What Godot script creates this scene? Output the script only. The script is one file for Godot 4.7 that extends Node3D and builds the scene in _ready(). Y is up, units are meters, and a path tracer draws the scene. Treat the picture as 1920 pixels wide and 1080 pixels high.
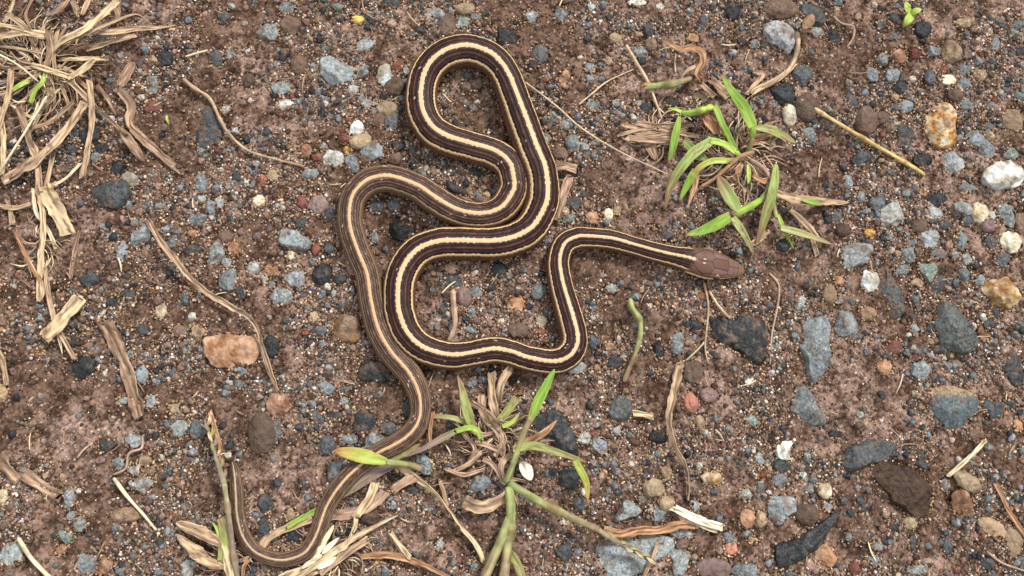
extends Node3D
# A striped snake on damp gravelly soil, seen from above. Metres, y up; one photo pixel is about 0.2 mm on the ground.

const FOCAL := 2015.0          # focal length in photo pixels (1920 x 1080)
var eye := Vector3(-0.034, 0.391, 0.074)
var look := Basis()
var mats := {}
var pal := {}
var spheres := {}
var heights := PackedFloat32Array()
const GX0 := -0.245
const GZ0 := -0.160
const STEP := 0.0006
const GNX := 820
const GNZ := 520
var n_big := FastNoiseLite.new()
var n_mid := FastNoiseLite.new()
var n_fine := FastNoiseLite.new()
var n_clod := FastNoiseLite.new()
var n_any := FastNoiseLite.new()
var n_line := FastNoiseLite.new()
var dips: Array = []
var taken: Array = []
var names := {}

func _ready() -> void:
	# ---- camera
	var cam := Camera3D.new()
	cam.name = "camera"
	cam.fov = rad_to_deg(2.0 * atan(540.0 / FOCAL))
	cam.near = 0.02
	cam.far = 20.0
	cam.position = eye
	look = Basis.looking_at(-eye, Vector3(0.0, 0, -1))
	cam.basis = look
	add_child(cam)
	cam.current = true
	# ---- sky, exposure
	var we := WorldEnvironment.new()
	we.name = "environment"
	var env := Environment.new()
	env.background_mode = Environment.BG_SKY
	var sm := ProceduralSkyMaterial.new()
	sm.sky_top_color = Color(0.745, 0.755, 0.765)
	sm.sky_horizon_color = Color(0.37, 0.375, 0.38)
	sm.sky_curve = 0.5
	sm.ground_bottom_color = Color(0.35, 0.31, 0.28)
	sm.ground_horizon_color = Color(0.6, 0.6, 0.6)
	sm.sun_angle_max = 1.0
	var sky := Sky.new()
	sky.sky_material = sm
	env.sky = sky
	env.tonemap_mode = Environment.TONE_MAPPER_LINEAR
	env.tonemap_exposure = 2.8
	env.sdfgi_enabled = true
	env.ssao_enabled = true
	env.ssil_enabled = true
	we.environment = env
	add_child(we)
	# ---- the sun behind thin cloud: soft light from beyond the top of the frame
	var sun := DirectionalLight3D.new()
	sun.name = "sun"
	sun.light_energy = 0.5
	sun.light_color = Color(1.0, 0.98, 0.955)
	sun.light_angular_distance = 11.0
	sun.shadow_enabled = true
	add_child(sun)
	sun.look_at_from_position(Vector3(0.46, 0.92, -0.60), Vector3.ZERO)

	make_palette()
	make_materials()
	make_ground()
	make_snake()
	make_stones()
	make_tufts()
	make_straws()
	make_grains()

# ------------------------------------------------------------------ helpers

func c(r: float, g: float, b: float) -> Color:
	return Color(r, g, b)

func lcg(a: float, b: float, k: int) -> float:      # a steady random number 0..1 for a place
	var v := sin(a * 12.9898 + b * 78.233 + k * 37.719) * 43758.5453
	return v - floor(v)

func at(px: float, py: float, h := 0.0) -> Vector3:   # the place at height h that the photo shows at that pixel
	var d := look * Vector3((px - 960.0) / FOCAL, (540.0 - py) / FOCAL, -1.0)
	return eye + d * ((h - eye.y) / d.y)

func mpp(p: Vector3) -> float:                        # metres per photo pixel there
	return (p - eye).dot(-look.z) / FOCAL

func spot(px: float, py: float, h := 0.0) -> Vector3: # h metres above the soil
	var p := at(px, py, 0.0)
	return at(px, py, ground(p.x, p.z) + h)

func numbered(called: String) -> String:
	var k: int = names.get(called, 0)
	names[called] = k + 1
	return called if k == 0 else "%s_%03d" % [called, k]

func tag(o: Node3D, label: String, category: String, group := "", kind := "") -> void:
	o.set_meta("label", label)
	if category: o.set_meta("category", category)
	if group: o.set_meta("group", group)
	if kind: o.set_meta("kind", kind)

func put(called: String, mesh: Mesh, m: Material, parent: Node3D = null, where := Vector3.ZERO) -> MeshInstance3D:
	var o := MeshInstance3D.new()
	o.mesh = mesh
	o.material_override = m
	o.position = where
	if parent == null:
		o.name = numbered(called)
		add_child(o)
	else:
		o.name = called
		parent.add_child(o, true)
	return o

func thing(called: String, label: String, category: String, where: Vector3, group := "") -> Node3D:
	var o := Node3D.new()
	o.name = numbered(called)
	o.position = where
	add_child(o)
	tag(o, label, category, group)
	return o

# A mesh from a grid of rows x cols points (wrapped round when closed), smooth normals.
func grid_mesh(v: PackedVector3Array, col: PackedColorArray, rows: int, cols: int, closed: bool, flip := false, caps := false) -> ArrayMesh:
	var idx := PackedInt32Array()
	var last := cols if closed else cols - 1
	for r in rows - 1:
		for k in last:
			var a := r * cols + k
			var b := r * cols + (k + 1) % cols
			var d := a + cols
			var e := b + cols
			if flip:
				idx.append_array([a, d, b, b, d, e])
			else:
				idx.append_array([a, b, d, b, e, d])
	if caps:
		for end in 2:
			var base := 0 if end == 0 else (rows - 1) * cols
			for k in range(1, cols - 1):
				if (end == 0) != flip:
					idx.append_array([base, base + k + 1, base + k])
				else:
					idx.append_array([base, base + k, base + k + 1])
	return smooth(v, col, idx)

func smooth(v: PackedVector3Array, col: PackedColorArray, idx: PackedInt32Array, faces := PackedVector3Array()) -> ArrayMesh:
	var nor := PackedVector3Array()
	nor.resize(v.size())
	for t in range(0, idx.size(), 3):
		var i := idx[t]
		var j := idx[t + 1]
		var k := idx[t + 2]
		var n := (v[k] - v[i]).cross(v[j] - v[i]) * 1e6
		nor[i] += n
		nor[j] += n
		nor[k] += n
	for i in nor.size():
		nor[i] = nor[i].normalized() if nor[i].length_squared() > 1e-20 else Vector3.UP
	for i in faces.size():
		if faces[i] != Vector3.ZERO: nor[i] = nor[i].lerp(faces[i], 0.7).normalized()
	var arr := []
	arr.resize(Mesh.ARRAY_MAX)
	arr[Mesh.ARRAY_VERTEX] = v
	arr[Mesh.ARRAY_NORMAL] = nor
	if col.size() == v.size():
		arr[Mesh.ARRAY_COLOR] = col
	arr[Mesh.ARRAY_INDEX] = idx
	var m := ArrayMesh.new()
	m.add_surface_from_arrays(Mesh.PRIMITIVE_TRIANGLES, arr)
	return m

func sphere_of(level: int) -> Array:                  # [unit points, triangles]
	if spheres.has(level):
		return spheres[level]
	var v := PackedVector3Array()
	var f := PackedInt32Array()
	if level == 0:
		var g := (1.0 + sqrt(5.0)) / 2.0
		for p in [Vector3(-1, g, 0), Vector3(1, g, 0), Vector3(-1, -g, 0), Vector3(1, -g, 0), Vector3(0, -1, g), Vector3(0, 1, g), Vector3(0, -1, -g), Vector3(0, 1, -g), Vector3(g, 0, -1), Vector3(g, 0, 1), Vector3(-g, 0, -1), Vector3(-g, 0, 1)]:
			v.append(p.normalized())
		for t in ["0 11 5", "0 5 1", "0 1 7", "0 7 10", "0 10 11", "1 5 9", "5 11 4", "11 10 2", "10 7 6", "7 1 8", "3 9 4", "3 4 2", "3 2 6", "3 6 8", "3 8 9", "4 9 5", "2 4 11", "6 2 10", "8 6 7", "9 8 1"]:
			var s: PackedStringArray = t.split(" ")
			f.append_array([int(s[0]), int(s[2]), int(s[1])])
	else:
		var from: Array = sphere_of(level - 1)
		v = from[0].duplicate()
		var mid := {}
		var old: PackedInt32Array = from[1]
		for t in range(0, old.size(), 3):
			var q := [old[t], old[t + 1], old[t + 2]]
			var m := []
			for k in 3:
				var a: int = q[k]
				var b: int = q[(k + 1) % 3]
				var key := mini(a, b) * 100000 + maxi(a, b)
				if not mid.has(key):
					mid[key] = v.size()
					v.append(((v[a] + v[b]) / 2.0).normalized())
				m.append(mid[key])
			f.append_array([q[0], m[0], m[2], m[0], q[1], m[1], m[2], m[1], q[2], m[0], m[1], m[2]])
	spheres[level] = [v, f]
	return spheres[level]

# ------------------------------------------------------------------ palette and materials

func make_palette() -> void:        # sRGB base colours
	pal = {
		"B": [c(0.455, 0.475, 0.478), c(0.505, 0.525, 0.52), c(0.405, 0.428, 0.432)],
		"U": [c(0.52, 0.54, 0.535), c(0.50, 0.52, 0.52), c(0.55, 0.56, 0.55)],
		"D": [c(0.245, 0.252, 0.258), c(0.295, 0.305, 0.31), c(0.195, 0.198, 0.203)],
		"G": [c(0.58, 0.585, 0.57), c(0.62, 0.615, 0.585), c(0.54, 0.545, 0.545)],
		"E": [c(0.50, 0.545, 0.51), c(0.46, 0.51, 0.48), c(0.53, 0.56, 0.53)],
		"T": [c(0.60, 0.51, 0.41), c(0.56, 0.46, 0.37), c(0.64, 0.56, 0.45)],
		"O": [c(0.62, 0.45, 0.34), c(0.58, 0.42, 0.33), c(0.64, 0.48, 0.36)],
		"Q": [c(0.72, 0.58, 0.42), c(0.72, 0.58, 0.42), c(0.72, 0.58, 0.42)],
		"R": [c(0.46, 0.29, 0.25), c(0.43, 0.27, 0.245), c(0.50, 0.315, 0.26)],
		"W": [c(0.72, 0.715, 0.68), c(0.69, 0.685, 0.66), c(0.74, 0.73, 0.69)],
		"C": [c(0.80, 0.74, 0.63), c(0.78, 0.71, 0.59), c(0.82, 0.77, 0.66)],
		"P": [c(0.54, 0.44, 0.42), c(0.56, 0.45, 0.43), c(0.50, 0.42, 0.40)],
		"N": [c(0.41, 0.335, 0.285), c(0.37, 0.305, 0.265), c(0.45, 0.365, 0.315)],
		"Y": [c(0.78, 0.60, 0.24), c(0.74, 0.58, 0.32), c(0.76, 0.60, 0.28)],
		"S": [c(0.72, 0.49, 0.40), c(0.66, 0.44, 0.37), c(0.70, 0.48, 0.40)],
		"M": [c(0.50, 0.40, 0.31), c(0.50, 0.40, 0.31), c(0.50, 0.40, 0.31)],
		"K": [c(0.35, 0.385, 0.395), c(0.35, 0.385, 0.395), c(0.35, 0.385, 0.395)],
		"J": [c(0.36, 0.375, 0.365), c(0.36, 0.375, 0.365), c(0.36, 0.375, 0.365)],
		"H": [c(0.29, 0.225, 0.175), c(0.29, 0.225, 0.175), c(0.29, 0.225, 0.175)],
		"V": [c(0.93, 0.92, 0.86), c(0.93, 0.92, 0.86), c(0.93, 0.92, 0.86)],
	}

func vertex_mat(rough: float, spec := 0.5) -> StandardMaterial3D:
	var m := StandardMaterial3D.new()
	m.vertex_color_use_as_albedo = true
	m.vertex_color_is_srgb = true
	m.roughness = rough
	m.metallic_specular = spec
	return m

func speckle_texture(size: int, kind: int) -> ImageTexture:   # grey, averages about 0.8, multiplies the stone's own colour
	var im := Image.create(size, size, false, Image.FORMAT_RGB8)
	var r := RandomNumberGenerator.new()
	r.seed = 71 + kind
	var cloud := FastNoiseLite.new()
	cloud.seed = 5 + kind
	cloud.frequency = 0.012
	cloud.fractal_octaves = 4
	var grit := FastNoiseLite.new()
	grit.seed = 15 + kind
	grit.frequency = 0.075
	for y in size:
		for x in size:
			# four shifted samples blended so that the picture repeats without a seam
			var fx := smoothstep(0.8, 1.0, float(x) / size)
			var fy := smoothstep(0.8, 1.0, float(y) / size)
			var n := lerpf(lerpf(cloud.get_noise_2d(x, y), cloud.get_noise_2d(x - size, y), fx), lerpf(cloud.get_noise_2d(x, y - size), cloud.get_noise_2d(x - size, y - size), fx), fy)
			var g := grit.get_noise_2d(x, y)
			var v := 0.78
			if kind == 0:
				v += n * 0.18 + g * 0.26 + r.randf_range(-0.08, 0.08)
			elif kind == 1:
				v += n * 0.34 + g * 0.07 + r.randf_range(-0.04, 0.04)
			else:
				v += n * 0.12 + g * 0.10 + r.randf_range(-0.05, 0.05)
			var warm := clampf(n * (0.30 if kind == 1 else 0.06), -0.12, 0.12)
			im.set_pixel(x, y, Color(clampf(v, 0, 1), clampf(v * (1.0 + warm * 0.6), 0, 1), clampf(v * (1.0 + warm * 1.6), 0, 1)))
	if kind == 0:
		for k in 1500:      # pale and black mineral grains
			var px := r.randi_range(2, size - 7)
			var py := r.randi_range(2, size - 7)
			var s := r.randi_range(2, 5)
			im.fill_rect(Rect2i(px, py, s, r.randi_range(2, 5)), Color.WHITE if r.randf() < 0.65 else Color(0.40, 0.40, 0.41))
	return ImageTexture.create_from_image(im)

func noise_bump(freq: float, octaves: int, s: int) -> NoiseTexture2D:
	var t := NoiseTexture2D.new()
	var n := FastNoiseLite.new()
	n.seed = s
	n.frequency = freq
	n.fractal_octaves = octaves
	t.width = 512
	t.height = 512
	t.seamless = true
	t.noise = n
	return t

func make_materials() -> void:
	var bump := noise_bump(0.035, 5, 3)
	for k in 3:
		var m := vertex_mat([0.55, 0.45, 0.65][k], 0.32)
		m.albedo_texture = speckle_texture(384, k)
		m.uv1_triplanar = true
		m.uv1_world_triplanar = true
		m.uv1_scale = Vector3.ONE * [20.0, 26.0, 22.0][k]
		m.heightmap_enabled = true
		m.heightmap_texture = bump
		m.heightmap_scale = [0.10, 0.08, 0.10][k]
		mats["stone%d" % k] = m
	mats.soil = vertex_mat(0.8, 0.16)
	mats.soil.heightmap_enabled = true
	mats.soil.heightmap_texture = noise_bump(0.06, 4, 9)
	mats.soil.uv1_triplanar = true
	mats.soil.uv1_world_triplanar = true
	mats.soil.uv1_scale = Vector3.ONE * 22.0
	mats.soil.heightmap_scale = 0.09
	mats.grain = vertex_mat(0.65, 0.2)
	mats.sparkle = vertex_mat(0.25, 0.6)
	mats.snake = vertex_mat(0.52, 0.30)
	mats.green = vertex_mat(0.48, 0.35)
	mats.green.backlight_enabled = true
	mats.green.backlight = Color(0.5, 0.6, 0.3)
	mats.dry = vertex_mat(0.7, 0.25)
	mats.root = vertex_mat(0.6, 0.4)
	var e := StandardMaterial3D.new()
	e.albedo_color = Color(0.05, 0.035, 0.03)
	e.roughness = 0.06
	mats.eye = e
	var iris := StandardMaterial3D.new()
	iris.albedo_color = Color(0.42, 0.28, 0.16)
	iris.roughness = 0.3
	mats.iris = iris

# ------------------------------------------------------------------ ground

func make_ground() -> void:
	n_big.seed = 1
	n_big.frequency = 1.0 / 60.0
	n_big.fractal_octaves = 2
	n_mid.seed = 2
	n_mid.frequency = 1.0 / 15.0
	n_mid.fractal_octaves = 2
	n_fine.seed = 3
	n_fine.frequency = 1.0 / 3.4
	n_fine.fractal_octaves = 2
	n_clod.seed = 4
	n_clod.noise_type = FastNoiseLite.TYPE_CELLULAR
	n_clod.frequency = 1.0 / 6.0
	n_clod.cellular_return_type = FastNoiseLite.RETURN_DISTANCE2_SUB
	n_any.seed = 6
	n_any.frequency = 1.0 / 9.0
	n_any.fractal_octaves = 3
	n_line.seed = 7
	n_line.frequency = 1.0
	# hollows: photo place, radius in mm, depth in mm
	for d in [[1330, 445, 9, 3.2], [1700, 915, 14, 2.2], [1785, 940, 4, 3.0], [900, 690, 7, 2.0], [860, 860, 9, 2.5], [120, 170, 14, 2.0], [1545, 295, 6, 1.6], [600, 170, 7, 1.4], [760, 300, 7, 1.6], [1000, 570, 6, 1.8], [720, 440, 9, 1.5], [650, 920, 7, 1.6], [1640, 770, 6, 2.0], [560, 900, 5, 1.6], [1380, 500, 7, 1.0], [850, 960, 9, 1.8], [110, 640, 5, 2.0], [1250, 860, 6, 1.4]]:
		var p := at(d[0], d[1])
		dips.append([p.x, p.z, d[2] * 0.001, d[3] * 0.001])
	heights.resize(GNX * GNZ)
	var gritty := PackedFloat32Array()
	gritty.resize(GNX * GNZ)
	for j in GNZ:
		var z := GZ0 + j * STEP
		for i in GNX:
			var x := GX0 + i * STEP
			heights[j * GNX + i] = soil_height(x, z)
	# columns and rows: fine in the middle, ever wider towards the horizon
	var xs := PackedFloat32Array()
	var zs := PackedFloat32Array()
	var outer: Array[float] = []
	var w := 0.003
	var o := 0.0
	while o < 9.0:
		o += w
		w *= 1.5
		outer.append(o)
	for k in range(outer.size() - 1, -1, -1):
		xs.append(GX0 - outer[k])
		zs.append(GZ0 - outer[k])
	for i in GNX: xs.append(GX0 + i * STEP)
	for j in GNZ: zs.append(GZ0 + j * STEP)
	for k in outer.size():
		xs.append(GX0 + (GNX - 1) * STEP + outer[k])
		zs.append(GZ0 + (GNZ - 1) * STEP + outer[k])
	var v := PackedVector3Array()
	var col := PackedColorArray()
	v.resize(xs.size() * zs.size())
	col.resize(v.size())
	var a := outer.size()
	var dark := c(0.21, 0.158, 0.128)
	var mid := c(0.40, 0.32, 0.272)
	var clay := c(0.545, 0.452, 0.402)
	for j in zs.size():
		for i in xs.size():
			var x := xs[i]
			var z := zs[j]
			var ii := clampi(i - a, 0, GNX - 1)
			var jj := clampi(j - a, 0, GNZ - 1)
			var h := heights[jj * GNX + ii]
			var far := maxf(absf(x) - 0.245, absf(z) - 0.16)
			if far > 0.0:
				h = lerpf(h, n_big.get_noise_2d(x * 200.0, z * 200.0) * 0.01, smoothstep(0.0, 0.4, far))
			v[j * xs.size() + i] = Vector3(x, h, z)
			var n := n_any.get_noise_2d(x * 1000.0, z * 1000.0)
			var g := n_fine.get_noise_2d(z * 1500.0, x * 1500.0)
			var k := n_big.get_noise_2d(x * 1000.0 + 300.0, z * 1000.0)
			var q := mid.lerp(clay, clampf(0.30 + k * 1.7 + n * 0.6 + x * 1.3, 0.0, 1.0))
			q = q.lerp(dark, clampf(0.22 - n * 0.9 - g * 0.5, 0.0, 0.85))
			var sp := lcg(i, j, 4)
			q = q * (1.0 + g * 0.14 + (sp - 0.5) * 0.16)
			if sp > 0.985: q = q.lerp(c(0.82, 0.77, 0.72), 0.7)
			elif sp < 0.03: q = q * 0.6
			col[j * xs.size() + i] = q
	var o2 := put("ground", grid_mesh(v, col, zs.size(), xs.size(), false), mats.soil)
	tag(o2, "damp reddish brown soil with crumbs and hollows under everything", "ground", "", "structure")

func soil_height(x: float, z: float) -> float:
	var mx := x * 1000.0
	var mz := z * 1000.0
	var h := n_big.get_noise_2d(mx, mz) * 0.0012
	h += n_mid.get_noise_2d(mx, mz) * 0.0017
	h += n_fine.get_noise_2d(mx, mz) * 0.00045
	h += (n_clod.get_noise_2d(mx + n_fine.get_noise_2d(mz * 0.5, mx * 0.5) * 3.0, mz) + 0.55) * 0.0016 * smoothstep(-0.25, 0.35, n_any.get_noise_2d(mx * 0.5, mz * 0.5 + 90.0))
	for d in dips:
		var r: float = Vector2(x - d[0], z - d[1]).length() / d[2]
		if r < 1.6:
			h -= d[3] * (1.0 - smoothstep(0.2, 1.6, r + n_any.get_noise_2d(mx, mz) * 0.5))
	return h

func ground(x: float, z: float) -> float:
	var fx := clampf((x - GX0) / STEP, 0.0, GNX - 1.001)
	var fz := clampf((z - GZ0) / STEP, 0.0, GNZ - 1.001)
	var i := int(fx)
	var j := int(fz)
	fx -= i
	fz -= j
	var k := j * GNX + i
	return lerpf(lerpf(heights[k], heights[k + 1], fx), lerpf(heights[k + GNX], heights[k + GNX + 1], fx), fz)

# ------------------------------------------------------------------ snake

func cat(a, b, d, e, t: float):
	return 0.5 * (2.0 * b + (d - a) * t + (2.0 * a - 5.0 * b + 4.0 * d - e) * t * t + (3.0 * b - a - 3.0 * d + e) * t * t * t)

func make_snake() -> void:
	# middle of the body in the photo, its width there, how far the back is turned to the side (degrees)
	var rows := [
		[436, 866, 6, 0], [439, 877, 16, 0], [442, 898, 21, 0], [444, 928, 24, 0], [446, 964, 25, 0], [455, 1000, 26, 0], [473, 1028, 26, 0], [497, 1043, 26, 0], [525, 1049, 27, 0], [552, 1045, 29, 0], [576, 1032, 31, 0], [595, 1000, 31, 0], [609, 960, 32, 0], [622, 934, 33, 0], [641, 907, 34, 0], [671, 877, 35, 0], [710, 849, 36, 0],
		[738, 835, 37, 0], [763, 819, 38, 0], [781, 798, 38, 0], [788.5, 772, 38, 0], [785, 737, 40, 0], [767, 700, 43, 0], [733, 660, 45, 0], [710, 618, 45, 0], [697, 567, 44, 0], [689, 516, 45, 0], [673, 476, 46, 0], [660, 438, 46, 0], [656, 405, 46, 0], [663, 370, 47, 0], [686, 345, 49, 0],
		[712, 336, 50, 0], [740, 337, 51, 0], [784, 353, 51, 0], [812, 372, 52, 0], [853, 396, 52, 0], [899, 405, 51, 0], [938, 394, 53, 0], [961, 362, 55, 0], [963, 335, 55, -6], [953, 308, 56, -4], [924, 288, 57, 0], [880, 275, 58, 0],
		[840, 263, 59, 0], [813, 247, 60, 0], [795, 220, 60, 0], [789, 187, 59, 0], [795, 148, 58, 0], [812, 120, 59, 0], [840, 101, 60, 0], [876, 95, 60, 0], [910, 104, 59, 0], [934, 122, 58, 0], [951, 149, 58, -4], [964, 186, 59, -8], [979, 231, 61, -12], [997, 282, 63, -14],
		[1011, 318, 64, -15], [1017, 352, 64, -14], [1015, 386, 63, -12], [997, 425, 61, -6], [970, 446, 60, 0], [933, 456, 60, 0], [896, 457, 60, 0], [861, 456, 61, 0], [820, 458, 61, 0], [784, 472, 61, 0], [761, 499, 60, 2], [750, 530, 60, 3], [748, 560, 60, 3], [750, 588, 60, 2],
		[764, 626, 59, 0], [795, 654, 56, 0], [843, 667, 52, 0], [885, 663, 50, 0], [924, 656, 49, 0], [957, 661, 48, 0], [990, 672, 48, 0], [1036, 678, 49, 4], [1063, 667, 51, 8], [1075, 645, 52, 12], [1073, 618, 51, 12], [1062, 576, 49, 9], [1050, 530, 45, 7], [1046, 492, 42, 4], [1056, 461, 41, 0], [1077, 448, 41, 0],
		[1100, 446, 40, 0], [1144, 450, 38, 0], [1189, 462, 36, 0], [1233, 474, 37, 0], [1262, 481, 39, 0], [1285, 486, 46, 0], [1307, 491, 53, 0], [1329, 495.5, 55.5, 0], [1348, 499, 50, 0], [1364, 502, 40.5, 0], [1378, 504.5, 31, 0], [1387, 506, 22, 0], [1393, 507, 14, 0], [1395, 507.4, 3, 0]]
	var pts := PackedVector3Array()      # fine points along the body, with half width and roll
	var half := PackedFloat32Array()
	var roll := PackedFloat32Array()
	var head_x := at(1296.2, 484.6, 0.004)
	for i in rows.size() - 1:
		var q := [rows[maxi(i - 1, 0)], rows[i], rows[i + 1], rows[mini(i + 2, rows.size() - 1)]]
		for k in 12:
			var t := k / 12.0
			var px: float = cat(q[0][0], q[1][0], q[2][0], q[3][0], t)
			var py: float = cat(q[0][1], q[1][1], q[2][1], q[3][1], t)
			var wd: float = maxf(1.0, cat(float(q[0][2]), float(q[1][2]), float(q[2][2]), float(q[3][2]), t))
			var r: float = wd * 0.5 * 0.000198
			var rise := r * 0.86
			if px > 1270 and py < 520 and py > 470:
				rise = lerpf(rise, r * 0.62, smoothstep(1270.0, 1330.0, px)) + 0.0012 * smoothstep(1275.0, 1340.0, px)
			var p0 := at(px, py, 0.0)
			var g := n_big.get_noise_2d(p0.x * 1000.0, p0.z * 1000.0) * 0.0012 + n_mid.get_noise_2d(p0.x * 1000.0, p0.z * 1000.0) * 0.0004 + 0.0003
			var p := at(px, py, g + rise)
			pts.append(p)
			half.append(wd * 0.5 * mpp(p))
			roll.append(deg_to_rad(lerpf(q[1][3], q[2][3], t)))
	# smooth the rise along the body a little, then walk it in even steps
	for pass_no in 2:
		var ys := PackedFloat32Array()
		for p in pts: ys.append(p.y)
		for i in range(6, pts.size() - 30):
			var s := 0.0
			for k in range(-6, 7): s += ys[i + k]
			pts[i].y = s / 13.0
	var total := 0.0
	var run := PackedFloat32Array([0.0])
	for i in range(1, pts.size()):
		total += pts[i].distance_to(pts[i - 1])
		run.append(total)
	var s_head := total
	var best := 1.0
	for i in pts.size():
		var dd := Vector2(pts[i].x - head_x.x, pts[i].z - head_x.z).length()
		if dd < best:
			best = dd
			s_head = run[i]
	var marks := PackedFloat32Array()
	var s := 0.0
	while s < total - 0.00005:
		marks.append(s)
		s += 0.00034 if s < s_head - 0.003 else 0.00019
	# angles round the body: close together over the back, wide apart under the belly
	var angles := PackedFloat32Array()
	var row_angle := deg_to_rad(13.7)
	for k in 115:
		angles.append(-9.5 * row_angle + k * 19.0 * row_angle / 114.0)
	var under := TAU - 19.0 * row_angle
	for k in range(1, 13):
		angles.append(9.5 * row_angle + under * k / 13.0)
	var cols := angles.size()
	var v := PackedVector3Array()
	var col := PackedColorArray()
	v.resize(marks.size() * cols)
	col.resize(v.size())
	var cream := c(0.765, 0.645, 0.50)
	var cream_side := c(0.775, 0.66, 0.49)
	var blackish := c(0.165, 0.118, 0.115)
	var back := c(0.215, 0.142, 0.122)
	var reddish := c(0.265, 0.165, 0.138)
	var flank := c(0.335, 0.235, 0.185)
	var belly := c(0.47, 0.375, 0.30)
	var tail_back := c(0.36, 0.285, 0.24)
	var tail_cream := c(0.74, 0.595, 0.45)
	var tail_side := c(0.39, 0.31, 0.25)
	var plate := c(0.365, 0.265, 0.23)
	var seg := 0
	var lines := head_lines()
	for m in marks.size():
		var sm: float = marks[m]
		while seg < run.size() - 2 and run[seg + 1] < sm: seg += 1
		var t := (sm - run[seg]) / maxf(run[seg + 1] - run[seg], 1e-9)
		var p := pts[seg].lerp(pts[seg + 1], t)
		var r := lerpf(half[seg], half[seg + 1], t) * (1.0 + 0.035 * n_any.get_noise_2d(sm * 700.0, 12.0))
		var rl := lerpf(roll[seg], roll[seg + 1], t)
		var i0 := maxi(seg - 5, 0)
		var i1 := mini(seg + 6, pts.size() - 1)
		var tan_ := (pts[i1] - pts[i0])
		tan_.y *= 0.6
		tan_ = tan_.normalized()
		var side := tan_.cross(Vector3.UP).normalized()
		var up := side.cross(tan_).normalized()
		var u := (sm - s_head) * 1000.0           # mm ahead of the start of the head plates
		var headness := smoothstep(-5.0, 4.0, u)
		var snout := smoothstep(8.0, 19.5, u)
		var tall := lerpf(0.90, lerpf(0.64, 0.52, snout), headness)
		var power := lerpf(2.0, 2.35, headness)
		var tail := 1.0 - smoothstep(0.20, 0.52, sm / total)     # paler towards the tail
		var tip := 1.0 - smoothstep(0.0, 0.14, sm / total)
		var near_head := smoothstep(-30.0, -3.0, u)
		var fade := clampf(r / 0.004, 0.15, 1.0)
		var scale_len := lerpf(0.0011, 0.0019, fade)
		var cr := cos(rl)
		var sr := sin(rl)
		for k in cols:
			var ph: float = angles[k]
			var sx := sin(ph)
			var cy := cos(ph)
			var norm := pow(pow(absf(sx), power) + pow(absf(cy), power), -1.0 / power)
			var lx := sx * norm * r
			var ly := cy * norm * r * tall
			if ly < 0.0:
				ly *= lerpf(0.80, 0.9, headness)
			# scales
			var rowf := ph / row_angle
			var row := roundi(rowf)
			var across := (rowf - row) * 2.0                     # -1..1 over one scale
			var along := fposmod(sm / scale_len + 0.5 * absi(row % 2) - absf(across) * 0.35, 1.0)
			var relief := 0.0
			var tone := 1.0
			var is_scale := absf(rowf) < 9.5
			if is_scale:
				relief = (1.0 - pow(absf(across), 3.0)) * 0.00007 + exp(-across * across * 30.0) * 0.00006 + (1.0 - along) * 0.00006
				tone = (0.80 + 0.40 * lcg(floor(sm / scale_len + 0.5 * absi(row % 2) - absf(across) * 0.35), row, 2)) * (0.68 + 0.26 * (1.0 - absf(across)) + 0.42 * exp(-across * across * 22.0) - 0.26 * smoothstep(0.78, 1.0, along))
			else:
				relief = -0.00005 * smoothstep(0.85, 1.0, fposmod(sm / (scale_len * 1.6), 1.0))
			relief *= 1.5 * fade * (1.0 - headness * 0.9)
			var push := 1.0 + relief / maxf(r, 0.0006)
			var x2 := (lx * cr + ly * sr) * push
			var y2 := (-lx * sr + ly * cr) * push
			# colours
			var zig := (along - 0.5) * 0.24
			var ar := absf(rowf)
			var q: Color
			var dark := back.lerp(reddish, exp(-pow((ar - 2.0) / 0.5, 2.0)) * 0.9)
			dark = dark.lerp(blackish, 0.75 * exp(-pow((ar - 1.05) / 0.38, 2.0)) + 0.5 * exp(-pow((ar - 3.1) / 0.35, 2.0)))
			dark = dark.lerp(blackish, 0.25 * near_head)
			dark = dark.lerp(tail_back, tail * 0.92)
			var low := flank.lerp(tail_side, tail).lerp(belly, smoothstep(7.4, 9.4, ar))
			var st := cream.lerp(tail_cream, tail).lerp(c(0.62, 0.56, 0.48), tip * 0.8)
			var ss := cream_side.lerp(c(0.47, 0.385, 0.29), smoothstep(0.15, 0.9, tail))
			var id := floor(sm / scale_len + 0.5 * absi(row % 2) - absf(across) * 0.35)
			var jag := (lcg(id, row, 5) - 0.5) * 0.10
			var wide := lerpf(0.62, 0.50, near_head) + jag
			if ar < wide + zig * 0.6:
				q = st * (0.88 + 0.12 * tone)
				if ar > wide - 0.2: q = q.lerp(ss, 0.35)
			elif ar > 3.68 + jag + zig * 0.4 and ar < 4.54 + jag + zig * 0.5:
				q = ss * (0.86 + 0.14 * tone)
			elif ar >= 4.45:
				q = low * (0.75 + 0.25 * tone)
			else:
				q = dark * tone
			# tiny pale flecks of skin between the scales
			if is_scale and ar > 1.0 and ar < 4.0 and u < -3.0:
				var fl := lcg(floor(sm / scale_len + 0.5 * absi(row % 2)), row, 3)
				if fl > 0.985 and across > 0.3 and along < 0.4: q = q.lerp(c(0.8, 0.74, 0.66), 0.7)
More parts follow.
